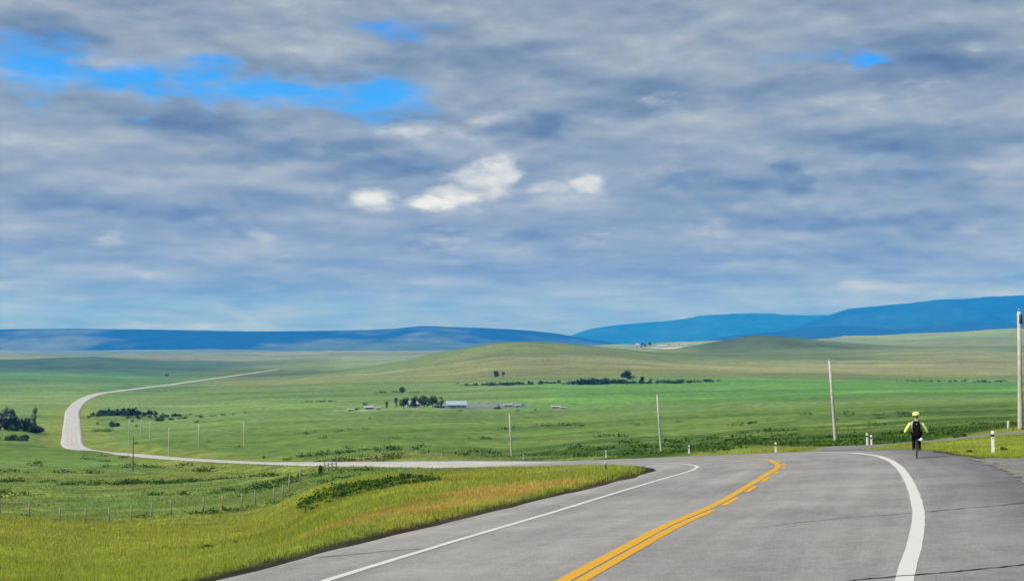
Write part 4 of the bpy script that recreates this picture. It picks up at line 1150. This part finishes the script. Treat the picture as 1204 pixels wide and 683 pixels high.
gate = empty('gate', (gx, gy, gz), 0, 'pale weathered gate with four posts where the road dips behind the bank', 'gate')
gl = [(x - gx, y - gy, ground(x, y) - gz) for x, y in GATE]
for i, (x, y, z) in enumerate(gl):
    MB().tube([(x, y, z - 0.4), (x + 0.03, y, z + (1.35, 1.15, 1.25, 1.1)[i])], [0.11, 0.09], 8).build('post', fence_wood, gate)
for k in (0.45, 0.9):
    MB().tube([(x, y, z + k) for x, y, z in gl], 0.04, 6).build('rail', fence_wood, gate)
sx_, sy_ = -63.9, 330
sg = empty('road_sign', (sx_, sy_, ground(sx_, sy_)), math.atan2(-sx_, sy_), 'small dark sign on a short post beyond the far road', 'sign')
MB().tube([(0, 0, -0.4), (0, 0, 1.3)], 0.05, 6).build('post', wood_dark, sg)
MB().box((0, -0.03, 1.0), (0.62, 0.03, 0.55)).build('sign_plate', iron, sg)
px_, py_ = 4.1, 56
stk = empty('stake', (px_, py_, ground(px_, py_)), 0.3, 'tiny white topped stake in the grass inside the bend', 'stake')
MB().box((0, 0, 0.06), (0.05, 0.04, 0.5)).build('post', wood_dark, stk)
MB().box((0, 0, 0.34), (0.10, 0.07, 0.10)).build('cap', white_plastic, stk)
px_, py_ = 40.3, 104
shp = empty('wooden_post', (px_, py_, ground(px_, py_)), 0.2, 'short weathered post beside the tall nearest utility pole', 'post')
MB().tube([(0, 0, -0.4), (0.02, 0, 0.65)], [0.11, 0.10], 8).build('post', wood_pole, shp)

# ------------------------------------------------------------------ farm buildings
WALL = {'blue': material('blue_grey_siding', (0.20, 0.24, 0.30), 0.8, var=0.1, scale=1), 'white': material('white_siding', (0.36, 0.36, 0.35), 0.8, var=0.08, scale=1), 'grey': material('grey_boards', (0.27, 0.265, 0.24), 0.9, var=0.2, scale=1)}
ROOF = {'blue': material('pale_blue_metal_roof', (0.26, 0.33, 0.44), 0.5, 0.1, var=0.08, scale=1), 'white': material('pale_metal_roof', (0.27, 0.28, 0.29), 0.6, 0.1, var=0.08, scale=1), 'grey': material('grey_shingle_roof', (0.30, 0.30, 0.31), 0.85, var=0.15, scale=1)}
pane_m = material('window_glass', (0.03, 0.04, 0.05), 0.15, spec=0.5)
door_m = material('barn_door_boards', (0.16, 0.15, 0.15), 0.9, var=0.15)
for x, y, w, h, dp, wa, ro, label, nm in BUILDINGS:
    root = empty(nm, (x, y, ground(x, y)), math.atan2(-x, y) + 0.06, label, nm, 'farm buildings in the valley')
    e = h * (0.52 if h > 3 else 0.65)
    hw, hd = w / 2, dp / 2
    mb = MB()
    mb.box((0, 0, e / 2 - 0.5), (w, dp, e + 1.0))
    for s in (-1, 1):
        mb.add([(s * hw, -hd, e), (s * hw, hd, e), (s * hw, 0, h - 0.1)], [(0, 1, 2) if s > 0 else (1, 0, 2)])
    mb.build('wall', WALL[wa], root)
    ov = 0.35
    rb = MB()
    for s in (-1, 1):
        sl = (h - e) / hd
        p = [(-hw - ov, s * (hd + ov), e - sl * ov + 0.02), (hw + ov, s * (hd + ov), e - sl * ov + 0.02), (hw + ov, 0, h), (-hw - ov, 0, h)]
        q = [(a, b, c + 0.14) for a, b, c in p]
        rb.add(p + q, [(0, 1, 2, 3), (4, 7, 6, 5), (0, 4, 5, 1), (1, 5, 6, 2), (2, 6, 7, 3), (3, 7, 4, 0)])
    roof = rb.build('roof', ROOF[ro], root)
    dw, dh = min(0.26 * w, 3.6), e * 0.82
    MB().box((-hw * 0.35, -hd - 0.03, dh / 2), (dw, 0.08, dh)).build('door', door_m, root)
    for k in ((0.25, 0.68) if nm != 'house' else (0.1, 0.42, 0.75)):
        f = MB().box((hw * k, -hd - 0.02, e * 0.56), (1.3, 0.07, e * 0.36)).build('window', WALL['white'], root)
        MB().box((hw * k, -hd - 0.062, e * 0.56), (1.08, 0.03, e * 0.28)).build('pane', pane_m, f)
    if nm == 'house':
        MB().box((hw * 0.3, 0.1, h + 0.3), (0.7, 0.7, 1.3)).build('chimney', door_m, roof)

# ------------------------------------------------------------------ bicycle and rider, seen from behind
BX, BY = 15.85, 50.2
bz0 = float(road_z(np.array([BX]), np.array([BY]))[0]) + 0.002
BROT = -R(16.5)                       # local +y is the way the rider is going
black = material('black_bike_paint', (0.012, 0.012, 0.013), 0.45, var=0.1, spec=0.4)
rubber = material('tyre_rubber', (0.015, 0.015, 0.015), 0.9)
steel = material('bike_metal', (0.25, 0.25, 0.26), 0.35, 0.8)
bag_white = material('white_bag_cloth', (0.65, 0.65, 0.64), 0.8)
bike = empty('bicycle', (BX, BY, bz0), BROT, 'black bicycle ridden away along the wide paved shoulder', 'bicycle')
WR = 0.335
for yy in (-0.50, 0.53):
    wroot = MB().ring((0, yy, WR), WR - 0.02, 0.020, 28, 8).build('wheel', rubber, bike)
    rim = MB().ring((0, yy, WR), WR - 0.05, 0.013, 28, 6).build('rim', steel, wroot)
    sp = MB()
    for k in range(14):
        a = 2 * math.pi * k / 14
        sp.tube([((-1) ** k * 0.03, yy, WR), (0, yy + (WR - 0.05) * math.cos(a), WR + (WR - 0.05) * math.sin(a))], 0.0025, 4, False)
    sp.tube([(-0.055, yy, WR), (0.055, yy, WR)], 0.022, 8)
    sp.build('spokes', steel, wroot)
fb = MB()
bb, st, hd_ = (0, 0, 0.30), (0, -0.17, 0.80), (0, 0.40, 0.82)
fb.tube([bb, st], 0.018).tube([st, hd_], 0.018).tube([bb, (0, 0.43, 0.70)], 0.02).tube([(0, 0.39, 0.86), (0, 0.44, 0.66)], 0.022)
for s in (-1, 1):
    fb.tube([(s * 0.02, 0, 0.28), (s * 0.06, -0.50, WR)], 0.011).tube([(s * 0.018, -0.16, 0.76), (s * 0.06, -0.50, WR)], 0.009)
    fb.tube([(s * 0.045, 0.44, 0.68), (s * 0.055, 0.53, WR)], 0.013)
fb.tube([st, (0, -0.20, 0.90)], 0.015)
fb.build('frame', black, bike)
MB().ball((0, -0.20, 0.93), (0.075, 0.13, 0.035), 12, 8).build('saddle', black, bike)
MB().tube([(0, 0.39, 0.86), (0, 0.40, 0.95), (0, 0.46, 0.99)], 0.015).tube([(-0.33, 0.42, 1.0), (-0.12, 0.47, 1.0), (0.12, 0.47, 1.0), (0.33, 0.42, 1.0)], 0.014).build('handlebar', black, bike)
ck = MB()
ck.tube([(-0.075, 0, 0.30), (0.075, 0, 0.30)], 0.02).tube([(0.075, 0, 0.30), (0.08, -0.165, 0.315)], 0.012).tube([(-0.075, 0, 0.30), (-0.08, 0.165, 0.285)], 0.012)
ck.build('crank', steel, bike)
MB().box((0.12, -0.165, 0.325), (0.09, 0.09, 0.02)).build('pedal', black, bike)
MB().box((-0.12, 0.165, 0.30), (0.09, 0.09, 0.02)).build('pedal', black, bike)
MB().ball((0.17, -0.42, 0.76), (0.065, 0.09, 0.075), 10, 7).tube([(0.05, -0.40, 0.74), (0.15, -0.42, 0.76)], 0.015).build('side_bag', bag_white, bike)

def skin_chain(name, joints, edges, mat, parent, sub=2, root_i=0):
    """one continuous surface grown round a skeleton: joints {key: (pos, radius or (rx, ry))}"""
    keys = list(joints)
    me_ = bpy.data.meshes.new(name)
    me_.from_pydata([joints[k][0] for k in keys], [(keys.index(a), keys.index(b)) for a, b in edges], [])
    o = link_mesh(name, me_, [], parent)
    sk = o.modifiers.new('skin', 'SKIN')
    sk.use_smooth_shade = True
    lay = me_.skin_vertices[0].data
    for i, k in enumerate(keys):
        r_ = joints[k][1]
        lay[i].radius = r_ if isinstance(r_, tuple) else (r_, r_)
        lay[i].use_root = (i == root_i)
    ss = o.modifiers.new('smooth', 'SUBSURF')
    ss.levels = ss.render_levels = sub
    bpy.context.view_layer.update()
    dg = bpy.context.evaluated_depsgraph_get()
    out = bpy.data.meshes.new_from_object(o.evaluated_get(dg))
    o.modifiers.clear()
    o.data = out
    out.materials.clear()
    out.materials.append(mat)
    out.polygons.foreach_set('use_smooth', [True] * len(out.polygons))
    return o
skin_m = material('tanned_skin', (0.42, 0.24, 0.15), 0.6, var=0.06)
sleeve_m = material('lime_yellow_jersey', (0.60, 0.68, 0.16), 0.85, var=0.1)
jersey_m = material('grey_blue_jersey', (0.22, 0.27, 0.30), 0.85, var=0.1)
tights_m = material('black_tights', (0.007, 0.007, 0.008), 1.0, var=0.1, spec=0.05)
pack_m = material('black_pack_cloth', (0.006, 0.006, 0.007), 1.0, var=0.15, spec=0.05)
helmet_m = material('pale_lime_helmet', (0.62, 0.74, 0.24), 0.4, var=0.05)
shoe_m = material('dark_shoe', (0.02, 0.02, 0.022), 0.7)
man = empty('person', (BX, BY, bz0), BROT, 'cyclist seen from behind in a lime helmet and yellow sleeves with elbows out', 'person')
J = {
 'pelvis': ((0, -0.20, 1.00), (0.150, 0.115)), 'waist': ((0, -0.14, 1.14), (0.135, 0.10)), 'chest': ((0, -0.03, 1.30), (0.165, 0.115)),
 'neck0': ((0, 0.04, 1.43), (0.075, 0.07)), 'neck1': ((0, 0.08, 1.50), 0.055), 'jaw': ((0, 0.10, 1.57), (0.068, 0.080)), 'head': ((0, 0.10, 1.66), (0.080, 0.098)), 'crown': ((0, 0.09, 1.72), (0.062, 0.075)),
 'nose0': ((0, 0.19, 1.61), 0.018), 'nose': ((0, 0.215, 1.595), 0.011),
}
Ed = [('pelvis', 'waist'), ('waist', 'chest'), ('chest', 'neck0'), ('neck0', 'neck1'), ('neck1', 'jaw'), ('jaw', 'head'), ('head', 'crown'), ('jaw', 'nose0'), ('nose0', 'nose')]
feet = {1: (-0.15, 0.345), -1: (0.16, 0.325)}
knees = {1: (0.22, 0.76), -1: (0.32, 0.74)}
for s, t in ((1, 'r'), (-1, 'l')):
    fy_, fz_ = feet[s]; ky, kz = knees[s]
    J['ear' + t] = ((s * 0.088, 0.09, 1.635), 0.012); Ed.append(('head', 'ear' + t))
    J['sh' + t] = ((s * 0.195, 0.02, 1.385), 0.058); J['el' + t] = ((s * 0.42, 0.03, 1.02), 0.040)
    J['fa' + t] = ((s * 0.385, 0.22, 1.015), 0.036); J['wr' + t] = ((s * 0.325, 0.36, 1.03), 0.025)
    J['palm' + t] = ((s * 0.305, 0.415, 1.035), (0.036, 0.018))
    Ed += [('chest', 'sh' + t), ('sh' + t, 'el' + t), ('el' + t, 'fa' + t), ('fa' + t, 'wr' + t), ('wr' + t, 'palm' + t)]
    for k, (ox, ln) in enumerate(((-0.026, 0.030), (-0.009, 0.036), (0.009, 0.034), (0.025, 0.026))):
        b0 = (s * (0.300 + ox), 0.435 , 1.035)
        J['f%d%s' % (k, t)] = (b0, 0.0095); J['g%d%s' % (k, t)] = ((b0[0], b0[1] + ln * 0.7, 1.022), 0.009); J['h%d%s' % (k, t)] = ((b0[0], b0[1] + ln * 0.5, 0.992), 0.0075); J['i%d%s' % (k, t)] = ((b0[0], b0[1] - 0.005, 0.980), 0.0065)
        Ed += [('palm' + t, 'f%d%s' % (k, t)), ('f%d%s' % (k, t), 'g%d%s' % (k, t)), ('g%d%s' % (k, t), 'h%d%s' % (k, t)), ('h%d%s' % (k, t), 'i%d%s' % (k, t))]
    J['th0' + t] = ((s * 0.268, 0.405, 1.022), 0.011); J['th1' + t] = ((s * 0.256, 0.425, 0.998), 0.009); J['th2' + t] = ((s * 0.262, 0.438, 0.978), 0.0075)
    Ed += [('palm' + t, 'th0' + t), ('th0' + t, 'th1' + t), ('th1' + t, 'th2' + t)]
    J['hip' + t] = ((s * 0.095, -0.14, 0.95), 0.088); J['knee' + t] = ((s * 0.105, ky, kz), 0.055)
    calf = tuple(0.6 * a + 0.4 * b for a, b in zip((s * 0.105, ky, kz), (s * 0.115, fy_ - 0.06, fz_ + 0.10)))
    J['calf' + t] = ((calf[0], calf[1] - 0.02, calf[2]), 0.052); J['ankle' + t] = ((s * 0.115, fy_ - 0.06, fz_ + 0.10), 0.036)
    J['heel' + t] = ((s * 0.115, fy_ - 0.08, fz_ + 0.055), 0.035); J['toe' + t] = ((s * 0.122, fy_ + 0.12, fz_ + 0.04), (0.038, 0.024))
    Ed += [('pelvis', 'hip' + t), ('hip' + t, 'knee' + t), ('knee' + t, 'calf' + t), ('calf' + t, 'ankle' + t), ('ankle' + t, 'heel' + t), ('heel' + t, 'toe' + t)]
skin_chain('body', J, Ed, skin_m, man)
def pick(keys, grow):
    out = {}
    for k in keys:
        p, r_ = J[k]
        out[k] = (p, tuple(q + grow for q in r_) if isinstance(r_, tuple) else r_ + grow)
    return out
skin_chain('jersey', pick(['pelvis', 'waist', 'chest', 'neck0', 'shr', 'shl'], 0.020), [('pelvis', 'waist'), ('waist', 'chest'), ('chest', 'neck0'), ('chest', 'shr'), ('chest', 'shl')], jersey_m, man)
for t in 'rl':
    d_ = pick(['sh' + t, 'el' + t, 'fa' + t], 0.024)
    s = 1 if t == 'r' else -1
    d_['mid'] = (tuple(0.5 * (a + b) for a, b in zip(J['sh' + t][0], J['el' + t][0])), 0.072)
    skin_chain('sleeve', d_, [('sh' + t, 'mid'), ('mid', 'el' + t), ('el' + t, 'fa' + t)], sleeve_m, man)
tk = ['pelvis'] + [k + t for t in 'rl' for k in ('hip', 'knee', 'calf', 'ankle', 'heel')]
skin_chain('tights', pick(tk, 0.014), [e for e in Ed if e[0] in tk and e[1] in tk], tights_m, man)
for t in 'rl':
    skin_chain('shoe', pick(['ankle' + t, 'heel' + t, 'toe' + t], 0.018), [('ankle' + t, 'heel' + t), ('heel' + t, 'toe' + t)], shoe_m, man)
hm = MB()
hm.ball((0, 0.085, 1.70), (0.150, 0.172, 0.118), 20, 12)
me_h = hm.mesh('helmet')
for v in me_h.vertices:
    if v.co.z < 1.665: v.co.z = 1.665 + (v.co.z - 1.665) * 0.25
hel = link_mesh('helmet', me_h, helmet_m, man)
vt = MB()
for k in (-0.06, 0.0, 0.06):
    vt.ball((k, 0.0 - 0.028, 1.745 - abs(k) * 0.3), (0.013, 0.055, 0.03), 8, 6)
vt.build('vent', black, hel)
MB().tube([(-0.085, 0.02, 1.66), (-0.08, 0.09, 1.56), (0, 0.17, 1.525), (0.08, 0.09, 1.56), (0.085, 0.02, 1.66)], 0.007, 6).build('strap', black, hel)
pk = empty('backpack', (BX, BY, bz0), BROT, 'slim black backpack on the back of the cyclist', 'backpack')
pm = MB()
ring_ = [(-0.08, -0.28, 1.46, 0.085), (-0.14, -0.30, 1.40, 0.13), (-0.19, -0.33, 1.28, 0.155), (-0.25, -0.36, 1.12, 0.155), (-0.31, -0.40, 0.97, 0.14), (-0.32, -0.41, 0.90, 0.11)]
vs_, fs_ = [], []
for yf, yb, z, hw in ring_:
    for k in range(12):
        a = 2 * math.pi * k / 12
        cx_ = math.copysign(abs(math.cos(a)) ** 0.6, math.cos(a)) * hw
        cy_ = (yf + yb) / 2 + math.copysign(abs(math.sin(a)) ** 0.6, math.sin(a)) * (yf - yb) / 2
        vs_.append((cx_, cy_, z))
for i in range(len(ring_) - 1):
    for k in range(12):
        fs_.append((i * 12 + k, i * 12 + (k + 1) % 12, (i + 1) * 12 + (k + 1) % 12, (i + 1) * 12 + k))
fs_ += [tuple(range(12)), tuple(range(71, 59, -1))]
pm.add(vs_, fs_, True)
pm.build('bag', pack_m, pk)
for s in (-1, 1):
    MB().tube([(s * 0.09, -0.10, 1.44), (s * 0.115, 0.02, 1.47), (s * 0.12, 0.12, 1.36), (s * 0.13, 0.07, 1.18), (s * 0.14, -0.12, 1.06)], 0.017, 6).build('strap', pack_m, pk)
MB().box((0.0, -0.345, 1.36), (0.03, 0.012, 0.05), Matrix.Rotation(0.5, 3, 'Y')).build('emblem', porcelain, pk)
